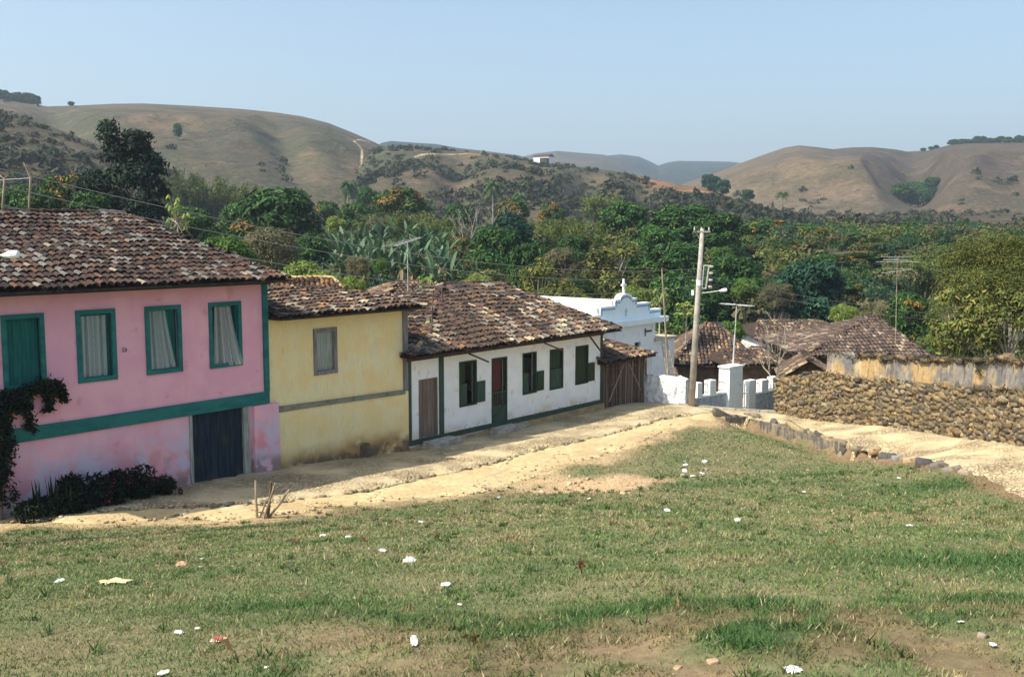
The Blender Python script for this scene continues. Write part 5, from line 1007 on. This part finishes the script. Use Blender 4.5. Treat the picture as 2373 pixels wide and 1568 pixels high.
    o = thing('retaining_wall', 'low dark stone retaining wall holding the edge of the cobbled lane', 'wall', (0, 0, 0)); b = MB(); core(b, path, -1, .4, -.10); b.build('earth_core', M['retain'], o); link('stones', np_mesh('stones', V, Fs, M['stone'], Cc), o)
stonewall()
# boulders along the lane edge
for i, (u, v, w, hh, c, lab) in enumerate([(1985, 1046, .55, .3, (.22, .18, .13), 'grey boulder where the low retaining wall ends'), (2022, 1054, .5, .3, (.38, .27, .16), 'tan boulder second along the lane edge'), (2052, 1060, .6, .42, (.10, .10, .10), 'large dark grey boulder on the lane edge'), (2078, 1064, .4, .3, (.2, .2, .19), 'pale grey stone right of the large dark boulder'),
      (2108, 1070, .5, .28, (.42, .29, .17), 'tan flat stone between the two dark boulders'), (2140, 1076, .5, .4, (.07, .065, .07), 'blackish boulder farther down the lane edge'), (2172, 1082, .55, .33, (.16, .14, .12), 'brown grey boulder next to the blackish one'), (2205, 1090, .6, .28, (.18, .15, .12), 'long brown stone close to the grassy end of the lane edge'), (2240, 1098, .45, .2, (.4, .33, .24), 'last pale low stone of the lane edge')]):
    p = ghit(u, v); V, Fs, Cc = stones([((0, 0, hh*.08), (w*.8, w*.5, hh*.7), random.uniform(-1, 0), c), ((w*.3, -.05, hh*.02), (w*.5, w*.4, hh*.5), random.uniform(-1, 0), c)]); tag(link('boulder', np_mesh('boulder', V, Fs, M['stone'], Cc), loc=p), lab, 'boulder', 'boulders along the lane edge')
# rubble behind the gate
def rubble():
    it = []
    for u, v, n in ((1640, 896, 14), (1600, 878, 8), (1750, 880, 22), (1775, 885, 16), (1660, 905, 8), (1725, 890, 10)):
        for _ in range(n):
            p = at(u+random.gauss(0, 12), v, 51+random.uniform(-1, 1)); z_ = float(h(p.x, p.y)); it.append(((p.x, p.y, z_+random.uniform(0, .55)), tuple(random.uniform(.25, .5) for _ in range(3)), random.uniform(0, 3), random.choice([(.5, .38, .22), (.42, .3, .18), (.6, .5, .34)])))
    V, Fs, Cc = stones(it); tag(link('rubble', np_mesh('rubble', V, Fs, M['stone'], Cc)), kind='stuff', label='heap of broken tan stones in the yard behind the white gate', cat='rubble')
rubble()
def gravel():
    it = []
    for i in range(620):
        a = random.choice((0, 0, 1, 2))
        if a == 2: k = random.random()*(len(ME)-2); j = int(k); p = ME[j].lerp(ME[j+1], k-j)+Vector((random.gauss(0, .07), random.gauss(0, .07), 0)); sz = random.uniform(.08, .2); c = random.choice([(.30, .24, .16), (.42, .33, .20), (.2, .17, .12)])
        else:
            k = random.random()*(len(GE)-2); j = int(k); p = GE[j].lerp(GE[j+1], k-j).lerp(ME[min(len(ME)-1, int(j*len(ME)/len(GE)))], random.random()**1.5*(1.2 if a else .5)); sz = random.uniform(.03, .10); c = random.choice([(.5, .4, .26), (.38, .29, .17), (.6, .5, .35), (.28, .21, .13)])
        if p.y > 42 or 24.3-(p.y*S-p.x*C) < .5: continue
        it.append(((p.x, p.y, float(h(p.x, p.y))+.035), (sz, sz*.8, sz*.45), random.random()*3, c))
    V, Fs, Cc = stones(it); tag(link('gravel', np_mesh('gravel', V, Fs, M['stone'], Cc)), kind='stuff', label='loose stones scattered on the sandy path and along the cobble edge', cat='gravel')
gravel()
# white garden wall left of the pole, kerb, gate wall
def whites():
    o = thing('garden_wall', 'rough whitewashed wall between the cane shed and the power pole', 'wall', (0, 0, 0)); a, c = wp(39.72, .0), Vector((7.95, 44.85, 0)); b = MB(); pth = [(a.x, a.y, -1.3, .47), (7.0, 45.35, -1.3, .47), (c.x, c.y, -1.3, .42)]; n = 16
    L_ = plen(pth); V = []
    for i in range(n+1):
        p, an, (zb, zt) = along(pth, L_*i/n); nn = Vector((math.sin(an), -math.cos(an))); zt += random.gauss(0, .03)
        for r_ in range(6): z = zb+(zt-zb)*r_/5; f = p+nn*(.12+random.gauss(0, .025)+.04*(5-r_)/5); V.append((f.x, f.y, z))
        f = p-nn*.3; V.append((f.x, f.y, zt)); V.append((f.x, f.y, zb))
    b.add(V, [(i*8+j, (i+1)*8+j, (i+1)*8+j+1, i*8+j+1) for i in range(n) for j in range(7)]+[tuple(range(8)), tuple(range(n*8, n*8+8))[::-1]]); b.build('masonry', M['rough_white'], o, smooth=False)
    p0, p1 = Vector((7.6, 45.0)), Vector((11.45, 42.3)); b = MB(); pth = [(p0.x, p0.y, 0, 0), (p1.x, p1.y, 0, 0)]; L_ = plen(pth); k = 0
    while k < L_-.1:
        w = min(random.uniform(.8, 1.3), L_-k); q0 = p0.lerp(p1, k/L_); q1 = p0.lerp(p1, (k+w-.03)/L_); z0 = float(hs(q0.x, q0.y))+.08; z1 = float(hs(q1.x, q1.y))+.08; b.bar((q0.x, q0.y, z0-.14), (q1.x, q1.y, z1-.14), .26, .42); k += w
    tag(b.build('kerb', M['kerb']), kind='structure')
    o = thing('gate_wall', 'low whitewashed boundary wall with posts, railings and a tall gate pillar', 'wall', (0, 0, 0)); A = Vector((8.45, 45.9)); dr = Vector((1, .95)).normalized(); nn = Vector((dr.y, -dr.x)); rz = math.atan2(dr.y, dr.x)
    def tt(u): X = (u-1186)/F/(math.cos(PITCH)+(784-900)/F*math.sin(PITCH)); return (X*A.y-A.x)/(dr.x-X*dr.y)
    def blk(u0, u1, z0, z1, th, m, name, sl=0, dy=0):
        t0, t1 = tt(u0), tt(u1); p = A+dr*t0; b = MB(); b.add([(x, y, z+(sl if x > 0 else 0)*(z > z0)) for x in (0, t1-t0) for y in (dy-th/2, dy+th/2) for z in (z0, z1)], [(0, 1, 3, 2), (4, 6, 7, 5), (0, 4, 5, 1), (2, 3, 7, 6), (0, 2, 6, 4), (1, 5, 7, 3)]); q = b.build(name, m, o, loc=(p.x, p.y, 0)); q.rotation_euler = (0, 0, rz); return q
    zz = lambda u, v: at(u, v, A.y+dr.y*tt(u)).z
    blk(1598, 1713, -2.6, zz(1614, 922), .3, M['gate_shaded'], 'low_wall'); blk(1598, 1713, zz(1614, 922)+.002, zz(1614, 922)+.07, .36, M['gate_white'], 'wall_coping')
    blk(1735, 1797, -2.8, zz(1740, 914), .3, M['gate_shaded'], 'low_wall'); blk(1735, 1798, zz(1740, 914)+.002, zz(1740, 914)+.07, .36, M['gate_white'], 'wall_coping')
    for u0, u1, vt, z0 in ((1609, 1620, 886, zz(1614, 920)), (1638, 1652, 880, zz(1614, 920)), (1729, 1744, 880, -2.6), (1758, 1773, 879, zz(1740, 913)), (1783, 1797, 872, zz(1740, 913))):
        blk(u0, u1, z0, zz((u0+u1)/2, vt), .34, M['gate_white'], 'wall_post')
    blk(1677, 1707, -2.5, zz(1690, 850), .62, M['gate_white'], 'gate_pillar'); blk(1675, 1709, zz(1690, 850)+.002, zz(1690, 850)+.08, .68, M['gate_white'], 'pillar_cap')
    b = MB()
    for u0, u1, v0, v1 in ((1620, 1638, 916, 888), (1652, 1677, 912, 884), (1744, 1758, 912, 886), (1773, 1783, 908, 882)):
        t0, t1 = tt(u0), tt(u1); z0, z1 = zz(u0, v0), zz(u0, v1); n = max(2, int((t1-t0)/.12))
        for k in range(n+1): p = A+dr*(t0+(t1-t0)*k/n); b.tube([(p.x, p.y, z0-.15), (p.x, p.y, z1)], .011, 4)
        p, q = A+dr*t0, A+dr*t1
        for z in (z0+.12, z1-.08): b.tube([(p.x, p.y, z), (q.x, q.y, z)], .013, 4)
    b.build('railing', M['rust'], o)
    b = MB(); t0, t1 = tt(1709), tt(1730)
    for k in range(5): p = A+dr*(t0+(t1-t0)*k/4); b.tube([(p.x, p.y, -2.0), (p.x, p.y, zz(1720, 884)-.1*(k % 2))], .03, 5)
    p, q = A+dr*t0, A+dr*t1
    for z in (-1.6, -.9): b.tube([(p.x, p.y, z), (q.x, q.y, z)], .03, 5)
    b.build('gate', M['gate_white'], o)
    # spiral antenna mast on the pillar
    p = A+dr*tt(1697); zb = zz(1690, 850)+.08; top = at(1705, 706, p.y).z; o2 = thing('antenna_mast', 'thin grey mast with a flat star of rods standing on the white gate pillar', 'antenna', (p.x, p.y, zb)); H = top-zb
    b = MB(); b.tube([(0, 0, 0), (.05, 0, H*.5)], .045, 7); b.tube([(.05, 0, H*.5), (.1, 0, H)], .022, 6); b.build('mast', M['metal'], o2); b = MB()
    for k in range(7): a = k*.449+.2; b.tube([(.1-math.cos(a)*.85, -math.sin(a)*.85, H+math.cos(a)*.05), (.1+math.cos(a)*.85, math.sin(a)*.85, H-math.cos(a)*.05)], .010, 4)
    b.build('rods', M['metal'], o2)
whites()
# ------------------------------------------------------------------ poles, lamps, antennas, wires
def lamp_head(b, p, d, s=1.):
    d = Vector(d).normalized(); p = Vector(p); b.tube([p, p+d*.12*s, p+d*.3*s, p+d*.5*s, p+d*.56*s], [.05*s, .09*s, .14*s, .12*s, .03*s], 10)
def powerpole():
    p = Vector((8.06, 44.3, 0)); z_ = float(h(p.x, p.y)); o = thing('power_pole', 'tall leaning concrete power pole with a street lamp at the corner of the lane', 'power pole', (p.x, p.y, z_)); top = at(1627, 530, 44.3)-Vector((p.x, p.y, z_)); f = lambda v: Vector((0, 0, 0)).lerp(top, (at(1610, v, 44.3).z-z_)/top.z)
    b = MB(); b.tube([(0, 0, -.5), top*.5, top], [.165, .13, .09], 14); b.build('shaft', M['concrete'], o, smooth=True)
    c = f(537); b = MB(); b.bar(c+Vector((-.36, .1, 0)), c+Vector((.32, -.22, 0)), .06, .07); b.bar(c+Vector((-.3, .1, -.0)), f(560), .03, .03); b.build('crossarm', M['grey_wood'], o); b = MB()
    for x in (-.34, -.03, .3): b.tube([c+Vector((x, 0, .05)), c+Vector((x, 0, .12)), c+Vector((x, 0, .2))], [.03, .04, .02], 8)
    b.build('insulator', M['insul'], o)
    a, e = f(615), f(668); b = MB(); x = .42; b.bar(a, a+Vector((x, -.05, 0)), .05, .05); b.bar(e, e+Vector((x-.08, -.05, 0)), .05, .05); b.bar(a+Vector((x-.03, -.05, 0)), e+Vector((x-.11, -.05, 0)), .05, .05); b.bar(a+Vector((.16, -.05, 0)), e+Vector((.14, -.05, 0)), .04, .04); b.build('bracket', M['metal'], o); b = MB()
    for k in range(4): q_ = a.lerp(e, k/3.4)+Vector((x+.06, -.05, -.05)); b.tube([q_-Vector((.06, 0, 0)), q_, q_+Vector((.1, 0, 0))], [.045, .06, .04], 8)
    b.build('insulator', M['insul'], o)
    q_ = f(680); b = MB(); b.tube([q_, q_+Vector((.45, -.1, .06)), q_+Vector((.92, -.2, .13))], .025, 6); b.build('lamp_arm', M['metal'], o); b = MB(); lamp_head(b, q_+Vector((.9, -.2, .13)), (1, -.2, .15), .62); b.build('lamp_head', M['lampw'], o)
    w = f(655); b = MB(); b.tube([w-Vector((0, 0, .12)), w+Vector((0, 0, .12))], .122, 12); b.build('band', M['lampw'], o); q_ = f(678); b = MB(); b.box((q_.x-.30, q_.y-.05, q_.z-.12), (q_.x-.2, q_.y+.05, q_.z+.12)); b.build('meter_box', M['lampw'], o)
    return p+Vector((0, 0, z_)), f
PB, PF = powerpole()
def lamp_left():
    pl = at(-170, 700, 19.5); z_ = float(h(pl.x, pl.y)); o = thing('street_lamp', 'white street lamp head on an arm at the left edge before the pink roof', 'street lamp', (pl.x, pl.y, z_)); H = at(22, 592, 19.5)-Vector((pl.x, pl.y, z_))
    b = MB(); b.tube([(0, 0, -.4), (0, 0, 8.3)], [.17, .11], 12); b.build('shaft', M['concrete'], o); b = MB(); b.tube([(0, 0, H.z-.1), (H.x-.12, 0, H.z-.0)], .02, 6); b.build('lamp_arm', M['metal'], o); b = MB(); lamp_head(b, (H.x-.14, 0, H.z), (1, 0, .08), .62); b.build('lamp_head', M['lampw'], o); return Vector((pl.x, pl.y, z_+8.0))
LP = lamp_left()
def wire(a, c, sag, label, r=.008):
    b = MB(); a, c = Vector(a), Vector(c); b.tube([a.lerp(c, t)-Vector((0, 0, sag*4*t*(1-t))) for t in np.linspace(0, 1, 30)], r, 4, False); tag(b.build('cable', M['cable']), label, 'cable')
wire(LP, PB+PF(622), .9, 'upper overhead cable from the left street lamp to the power pole bracket'); wire(LP-Vector((0, 0, .35)), PB+PF(640), .9, 'lower overhead cable from the left street lamp to the power pole bracket'); wire(LP-Vector((0, 0, .7)), PB+PF(660), 1.1, 'lowest overhead cable reaching the power pole above its lamp')
wire(PB+PF(640)+Vector((.4, 0, 0)), at(2560, 730, 60), .8, 'upper cable running from the power pole to the right edge'); wire(PB+PF(656)+Vector((.4, 0, 0)), at(2560, 745, 60), .8, 'lower cable running from the power pole to the right edge')
def mastobj(name, label, u0, v0, u1, v1, Y, r, m, cat='pole', zb=None, r2=None):
    a, c = at(u0, v0, Y), at(u1, v1, Y); o = thing(name, label, cat, a); b = MB(); b.tube([(0, 0, 0), (c-a)*.5, c-a], [r, r*.85, r2 or r*.7], 7); b.build('shaft', m, o); return o, c-a
o, d = mastobj('leaning_pole', 'long leaning bamboo pole beside the chapel annex', 1548, 868, 1533, 622, 48.5, .05, M['stick'])
def ladder():
    a, c = at(1552, 872, 50.2), at(1531, 788, 51.6); o = thing('ladder', 'rustic wooden ladder leaning on the chapel annex', 'ladder', a); d = c-a; s_ = Vector((.45, .2, 0)); s2 = Vector((.32, .15, 0))
    b = MB(); b.tube([(0, 0, -.5), d], .03, 6); b.build('rail', M['stick'], o); b = MB(); b.tube([s_-Vector((0, 0, .5)), d+s2], .03, 6); b.build('rail', M['stick'], o)
    for k in range(7): t = (k+.5)/7; b = MB(); b.tube([d*t, (d+s2)*t+s_*(1-t)], .02, 5); b.build('rung', M['stick'], o)
ladder()
def rust_post(u0, v0, u1, v1, D, label):
    x, y, z = ray(u0, v0); t = D/(S*y-C*x); mastobj('iron_post', label, u0, v0, u1, v1, y*t, .032, M['rust'], 'post', r2=.03)
rust_post(999, 778, 1003, 673, 24.9, 'rusty iron post standing on the roof edge of the white house'); rust_post(1023, 728, 1024, 662, 27.0, 'shorter rusty iron post near the ridge of the white house')
def yagi():
    o, d = mastobj('television_antenna', 'comb-shaped television antenna on a mast above the roofs by the banana grove', 945, 700, 944, 560, 44, .02, M['metal'], 'antenna'); b = MB(); b.tube([d+Vector((-.6, .2, -.2)), d+Vector((.6, -.2, .18))], .012, 5); b.build('boom', M['metal'], o); b = MB()
    for k in range(9): q = d+Vector((-.6, .2, -.2)).lerp(Vector((.6, -.2, .18)), k/8); l = .5-.03*k; b.tube([q-Vector((l, l*.9, 0)), q+Vector((l*.3, l*.9, 0))], .010, 4)
    b.build('rods', M['metal'], o)
    o, d = mastobj('star_antenna', 'tall thin mast with star-shaped antenna rods left of the feathery acacia', 2074, 800, 2079, 598, 47, .018, M['stick'], 'antenna'); b = MB()
    for k in range(4): a = k*.785+.35; b.tube([d-Vector((math.cos(a)*.95, math.sin(a)*.95, -.06+.08*k)), d+Vector((math.cos(a)*.95, math.sin(a)*.95, .06-.08*k))], .009, 4)
    for k in range(3): a = k*1.05+.2; b.tube([d-Vector((math.cos(a)*.75, math.sin(a)*.75, .5)), d+Vector((math.cos(a)*.75, math.sin(a)*.75, -.5-.12*k))], .008, 4)
    b.build('rods', M['metal'], o)
    Y = 30; a = at(66, 482, Y); o = thing('bent_pole_frame', 'bent wooden pole frame standing over the left end of the pink roof', 'pole', a); f = lambda u, v: at(u, v, Y)-a; b = MB(); b.tube([f(66, 505), f(71, 412), f(54, 376)], [.035, .03, .02], 6); b.build('post', M['stick'], o); b = MB(); b.tube([f(4, 505), f(11, 416), f(-6, 402)], [.04, .035, .03], 6); b.build('post', M['stick'], o); b = MB(); b.tube([f(-30, 419), f(71, 413)], .010, 6); b.build('crossbar', M['metal'], o)
yagi()
tree('bare', 1805, 735, 110, 43.6, 'slim leafless sapling at the left end of the stone wall')
# stakes on the grass edge
def stakes():
    p0 = ghit(612, 1200); o = thing('stake_guard', 'broken bundle of wooden stakes at the grass edge before the pink house', 'stakes', p0); Y = p0.y
    f = lambda u, v, dy=0: at(u, v, Y+dy)-p0
    for a, c, r, m in (((592, 1112), (596, 1206), .035, 'stick'), ((628, 1117), (620, 1202), .042, 'darkstick'), ((637, 1120), (610, 1202), .03, 'stick'), ((671, 1133), (619, 1202), .034, 'stick'), ((617, 1158), (598, 1206), .028, 'stick')):
        b = MB(); q, w = f(*c, random.uniform(-.15, .15)), f(*a, random.uniform(-.2, .2)); b.tube([q-(w-q)*.08, q.lerp(w, .5)+Vector((random.gauss(0, .012), 0, 0)), w], [r, r*.9, r*.72], 7); b.build('stake', M[m], o)
    b = MB(); b.tube([f(592, 1168), f(628, 1173)], .016, 6); b.tube([f(599, 1186), f(617, 1188)], .022, 6); b.build('crossbar', M['darkstick'], o)
stakes()
# ------------------------------------------------------------------ plants by the pink wall
def leafthing(name, label, cat, loc, P, Nn, sz, asp, pal, wts, droop=.5, stems=None, rz=ROT, flowers=None):
    o = thing(name, label, cat, loc, rz); P = np.array(P); V, Q, c = leaves('x', P, np.array(Nn), sz, asp, palette(len(P), pal, wts), droop); link('foliage', np_mesh('foliage', V, Q, M['leaf'], c), o)
    if stems: stems.build('stem', M['bark'], o)
    if flowers:
        P = np.array(flowers); V, Q, c = leaves('x', P, RNG.normal(size=(len(P), 3))+np.array((0, -1, .5)), .055, 1.1, palette(len(P), [(.45, .02, .09), (.6, .05, .16)], [1, 1])); link('blossoms', np_mesh('blossoms', V, Q, M['leaf'], c), o)
    return o
DG = [(.010, .017, .010), (.015, .027, .013), (.03, .045, .02), (.007, .010, .007)]
def vine():
    P = []
    def run(pts, n, sd):
        for _ in range(n):
            t = random.random()*(len(pts)-1); k = int(t); a, c = pts[k], pts[min(k+1, len(pts)-1)]; f = t-k; P.append((a[0]+(c[0]-a[0])*f+random.gauss(0, sd), -abs(random.gauss(.14, .1)), a[1]+(c[1]-a[1])*f+random.gauss(0, sd)))
    run([(0, 3.2), (.7, 3.12), (1.35, 3.28), (1.75, 3.22)], 900, .085); run([(1.75, 3.25), (1.86, 3.05), (1.84, 2.85)], 160, .05); run([(1.45, 3.15), (1.5, 2.85), (1.46, 2.65)], 150, .05); run([(1.02, 3.1), (1.0, 2.6), (1.03, 2.2)], 240, .05)
    run([(.1, 3.0), (.32, 2.6), (.36, 2.0), (.25, 1.4), (.1, .95)], 1700, .13); run([(.6, 3.0), (.75, 2.75)], 250, .1); run([(.1, .9), (.4, .55), (.6, .85)], 110, .10)
    st = MB(); st.tube([(.2, -.05, -.2), (.3, -.08, 1.2), (.35, -.1, 2.4), (.9, -.1, 3.1), (1.7, -.1, 3.2)], [.05, .04, .035, .025, .01], 6)
    leafthing('climbing_vine', 'dark vine climbing the left end of the pink wall and drooping below the window', 'vine', wp(10.05, 0, 0), P, RNG.normal(size=(len(P), 3))+np.array((0, -.8, .5)), .075, 1.5, DG, [3, 3, 1, 3], stems=st)
vine()
def bush(s_, q_, w, hh, n, label, fl=0):
    p = wp(s_, q_); z_ = float(h(p.x, p.y)); L_ = [(random.uniform(-.5, .5)*w, random.uniform(-.3, .3), random.uniform(.15, .75)*hh, w*.26, .3, hh*.3) for _ in range(12)]; P = []; F_ = []
    for i in range(n): l = random.choice(L_); d = Vector([random.gauss(0, 1) for _ in range(3)]).normalized(); P.append((l[0]+d.x*l[3], l[1]+d.y*l[4], max(.02, l[2]+d.z*l[5])))
    for i in range(fl): l = random.choice(L_); d = Vector((random.gauss(0, 1), -abs(random.gauss(.5, 1)), random.gauss(.3, 1))).normalized(); F_.append((l[0]+d.x*l[3]*1.05, l[1]+d.y*l[4]*1.05, max(.1, l[2]+d.z*l[5])))
    leafthing('flowering_bush' if fl else 'bush', label, 'bush', (p.x, p.y, z_), P, RNG.normal(size=(len(P), 3))+np.array((0, -.5, .8)), .06, 1.7, DG, [3, 3, 1.2, 2], flowers=F_)
bush(12.05, .5, .85, 1.05, 2800, 'dark green bush taller than its neighbours at the foot of the pink wall'); bush(12.75, .5, .9, .9, 2600, 'dark bush with crimson blossoms below the painted house number', 90); bush(13.5, .5, .95, .9, 2800, 'dark bush with few crimson blossoms left of the garage door', 35); bush(14.25, .6, .6, .5, 900, 'low dark bush trailing off before the garage door'); bush(11.1, .7, 1.5, .5, 2400, 'low dark planting under the vine at the left')
for s_, lab in ((10.9, 'sword-leaved plant nearest the vine'), (11.25, 'sword-leaved plant in the middle of its row'), (11.6, 'sword-leaved plant next to the tall dark bush')):
    p = wp(s_, .7); z_ = float(h(p.x, p.y)); b = MB()
    for k in range(11):
        a = random.uniform(0, 6.28); e = random.uniform(.1, .5); H = random.uniform(.5, 1.15); d = Vector((math.cos(a)*e*.5, math.sin(a)*e*.5, H)); s2 = Vector((-math.sin(a), math.cos(a), 0))*.035; r0 = Vector((random.gauss(0, .06), random.gauss(0, .06), 0)); b.add([r0-s2, r0+s2, r0+d*.5+s2*1.1, r0+d*.5-s2*1.1, r0+d], [(0, 1, 2, 3), (3, 2, 4)], random.choice(DG))
    tag(b.build('sword_plant', M['leaf'], attr=True, loc=(p.x, p.y, z_)), lab+' at the foot of the pink wall', 'plant')
# ------------------------------------------------------------------ litter and small stones
def scrap(u, v, wpx, m, label, el=1., group=None, name='paper_scrap', cat='litter', lift=.02, tall=.35):
    el = el*random.choice((.5, .7, 1)); p = ghit(u, v); w = wpx/F*p.y*(.8 if wpx < 60 else .95); n = 6; V = []
    for i in range(n+1):
        for j in range(n+1):
            x, y = (i/n-.5), (j/n-.5); r = 1+random.gauss(0, .045); V.append((x*w*r, y*w*el*r*1.5, lift+w*tall*.6*(abs(math.sin(x*5+y*3))*.4+random.uniform(0, .3))))
    q = [(i*(n+1)+j, (i+1)*(n+1)+j, (i+1)*(n+1)+j+1, i*(n+1)+j+1) for i in range(n) for j in range(n) if not ((i in (0, n-1)) and (j in (0, n-1)))]
    b = MB(); b.add(V, q); o = b.build(name, M[m], loc=p); o.rotation_euler = (random.gauss(0, .12), random.gauss(0, .12), random.uniform(-.4, .4)); tag(o, label, cat, group); return o
for a in [(268, 1354, 74, 'card', 'long crumpled cream cardboard on the grass at the lower left', .55), (420, 1310, 30, 'brown_card', 'brown cardboard piece up and right of the long cream one'), (464, 1316, 12, 'paper', 'tiny white scrap right of the brown cardboard'), (467, 1297, 12, 'clear', 'tiny dull plastic scrap above the white one near the brown cardboard'),
    (138, 1349, 22, 'clear', 'dull clear scrap left of the long cream cardboard'), (948, 1302, 34, 'paper', 'largest white paper on the mid grass below the yellow house'), (886, 1278, 20, 'paper', 'white paper up and left of the largest white paper'), (1033, 1358, 30, 'paper', 'white torn paper down and right of the largest white paper'),
    (748, 1243, 18, 'paper', 'white scrap, left one of the pair below the stakes'), (806, 1246, 17, 'paper', 'white scrap, right one of the pair below the stakes'), (976, 1211, 18, 'clear', 'dull plastic scrap on the grass below the yellow house corner'), (1064, 1405, 14, 'paper', 'small white wad below the torn paper'),
    (958, 1492, 22, 'paper', 'upright white strip of paper on the dirt bank at the bottom', 2.2), (414, 1470, 28, 'paper', 'white paper left of the small wad at the lower left'), (457, 1461, 15, 'paper', 'small white wad next to the paper at the lower left'), (503, 1488, 30, 'redpaper', 'red and white wrapper on the grass at the lower left'),
    (618, 1551, 13, 'paper', 'small white wad near the bottom edge left of centre'), (378, 1566, 28, 'paper', 'white paper cut by the bottom edge at the left'), (1545, 1184, 20, 'paper', 'white scrap alone on the grass below the bare patch'), (1708, 1207, 18, 'paper', 'white scrap right of the lone one below the bare patch'),
    (1870, 1089, 9, 'redpaper', 'tiny red scrap on the far grass below the retaining wall'), (1862, 1141, 12, 'paper', 'small white scrap under the tiny red one'), (2082, 1109, 12, 'paper', 'small white wad on the grass below the dark boulders'), (2107, 1220, 20, 'paper', 'slanting white scrap on the grass at the right'), (2226, 1446, 20, 'paper', 'white scrap on the dark grass at the lower right'),
    (1838, 1560, 48, 'paper', 'big white sheet cut by the bottom edge right of centre', .7), (2300, 1500, 18, 'clear', 'dull plastic scrap in the lower right corner'), (1365, 1157, 12, 'paper', 'white scrap at the lower lip of the bare patch'), (1155, 1154, 10, 'paper', 'tiny white scrap left of the bare patch')]: scrap(*a)
for i in range(11):
    scrap(1608+random.uniform(-32, 32), 1087+random.uniform(-18, 18), random.uniform(9, 17), 'paper', 'small white scrap in the scattered cluster right of the bare patch', group='white scraps scattered right of the bare patch')
b = MB(); b.box((-.014, -.008, 0), (.014, .008, .12)); p = ghit(535, 1508); o = b.build('wooden_peg', M['brown_card'], loc=p); o.rotation_euler = (.3, -.25, 0); tag(o, 'small brown wooden board sticking up right of the red wrapper', 'board')
def pebbles(spots, label, group, cols, s0, s1):
    for u, v in spots:
        p = ghit(u, v); s_ = random.uniform(s0, s1); V, Fs, Cc = stones([((0, 0, s_*.04), (s_, s_*.8, s_*.6), random.random()*3, random.choice(cols))]); tag(link('small_stone', np_mesh('small_stone', V, Fs, M['stone'], Cc), loc=p), label, 'stone', group)
pebbles([(1200+random.random()*290, 1098+random.random()*48) for _ in range(26)], 'small tan stone lying in the bare earth patch', 'small stones in the bare patch', [(.5, .38, .24), (.6, .5, .36), (.4, .28, .16)], .06, .17)
pebbles([(1568, 1550)], 'fist-sized tan stone at the bottom edge near the centre', None, [(.38, .25, .16)], .055, .06); pebbles([(1650, 1538)], 'pale orange stone right of the fist-sized one at the bottom', None, [(.46, .30, .20)], .06, .07); pebbles([(2278, 1478)], 'grey stone on the bare soil in the lower right', None, [(.3, .25, .22)], .08, .09)
def weed(u, v, hh, label, c):
    p = ghit(u, v); b = MB()
    for k in range(5):
        d = Vector((random.gauss(0, .02), random.gauss(0, .02), hh*random.uniform(.5, 1))); b.tube([(0, 0, 0), d], .004, 4, False, c)
        for j in range(6): q = d*random.uniform(.4, 1); e = Vector([random.gauss(0, .025) for _ in range(3)]); b.add([q, q+e, q+e+Vector((.01, 0, .02))], [(0, 1, 2)], c)
    tag(b.build('dry_weed', M['leaf'], attr=True, loc=p), label, 'weed')
weed(1347, 1330, .2, 'dry reddish weed stalk standing in the mid grass', (.16, .05, .03)); weed(1100, 1500, .1, 'low dead brown weed on the bottom dirt bank', (.13, .08, .04))
# ------------------------------------------------------------------ haze
def haze():
    m = bpy.data.materials.new('haze_air'); m.use_nodes = True; N = m.node_tree.nodes; N.remove(N['Principled BSDF']); v = N.new('ShaderNodeVolumePrincipled'); v.inputs['Color'].default_value = (.66, .80, 1, 1); v.inputs['Density'].default_value = HAZE; v.inputs['Anisotropy'].default_value = .2; m.node_tree.links.new(v.outputs[0], N['Material Output'].inputs['Volume'])
    b = MB(); b.box((-2750, -2750, -60), (2750, 3350, 330)); o = b.build('haze', m); tag(o, kind='stuff', label='thin bluish haze over the valley and the far hills', cat='haze')
HAZE = .00033
if HAZE: haze()
# ------------------------------------------------------------------ light, sky, camera
SD = Vector((-.787, -.364, 1.0)).normalized(); el = math.asin(SD.z); az = math.atan2(SD.x, SD.y)
w = bpy.data.worlds.new('World'); SC.world = w; w.use_nodes = True; N = w.node_tree.nodes; sk = N.new('ShaderNodeTexSky'); sk.sky_type = 'NISHITA'; sk.sun_disc = False; sk.sun_elevation = el; sk.sun_rotation = az; sk.air_density = 1.0; sk.dust_density = 4.0; sk.ozone_density = 1.0; sk.altitude = 300
tn = N.new('ShaderNodeMix'); tn.data_type = 'RGBA'; tn.blend_type = 'MULTIPLY'; tn.inputs[0].default_value = 1; tn.inputs[7].default_value = (.95, 1.0, .95, 1); w.node_tree.links.new(sk.outputs[0], tn.inputs[6]); w.node_tree.links.new(tn.outputs[2], N['Background'].inputs[0]); N['Background'].inputs[1].default_value = .132
l = bpy.data.lights.new('sun', 'SUN'); l.energy = 3.9; l.angle = math.radians(.53); l.color = (1, .93, .80); lo = bpy.data.objects.new('sun', l); COL.objects.link(lo); lo.rotation_euler = SD.to_track_quat('Z', 'Y').to_euler(); lo.location = (-30, -10, 60)
c = bpy.data.cameras.new('camera'); c.sensor_width = 36; c.lens = F/2372*36; c.clip_end = 8000; c.clip_start = .1; co = bpy.data.objects.new('camera', c); COL.objects.link(co); co.location = (0, 0, CZ); co.rotation_euler = (math.pi/2-PITCH, 0, 0); SC.camera = co
SC.view_settings.view_transform = 'Standard'; SC.view_settings.look = 'None'; SC.view_settings.exposure = .85; SC.view_settings.gamma = 1
SC.cycles.use_denoising = True; SC.cycles.max_bounces = 6; SC.cycles.diffuse_bounces = 3; SC.cycles.transparent_max_bounces = 12; SC.cycles.volume_bounces = 0
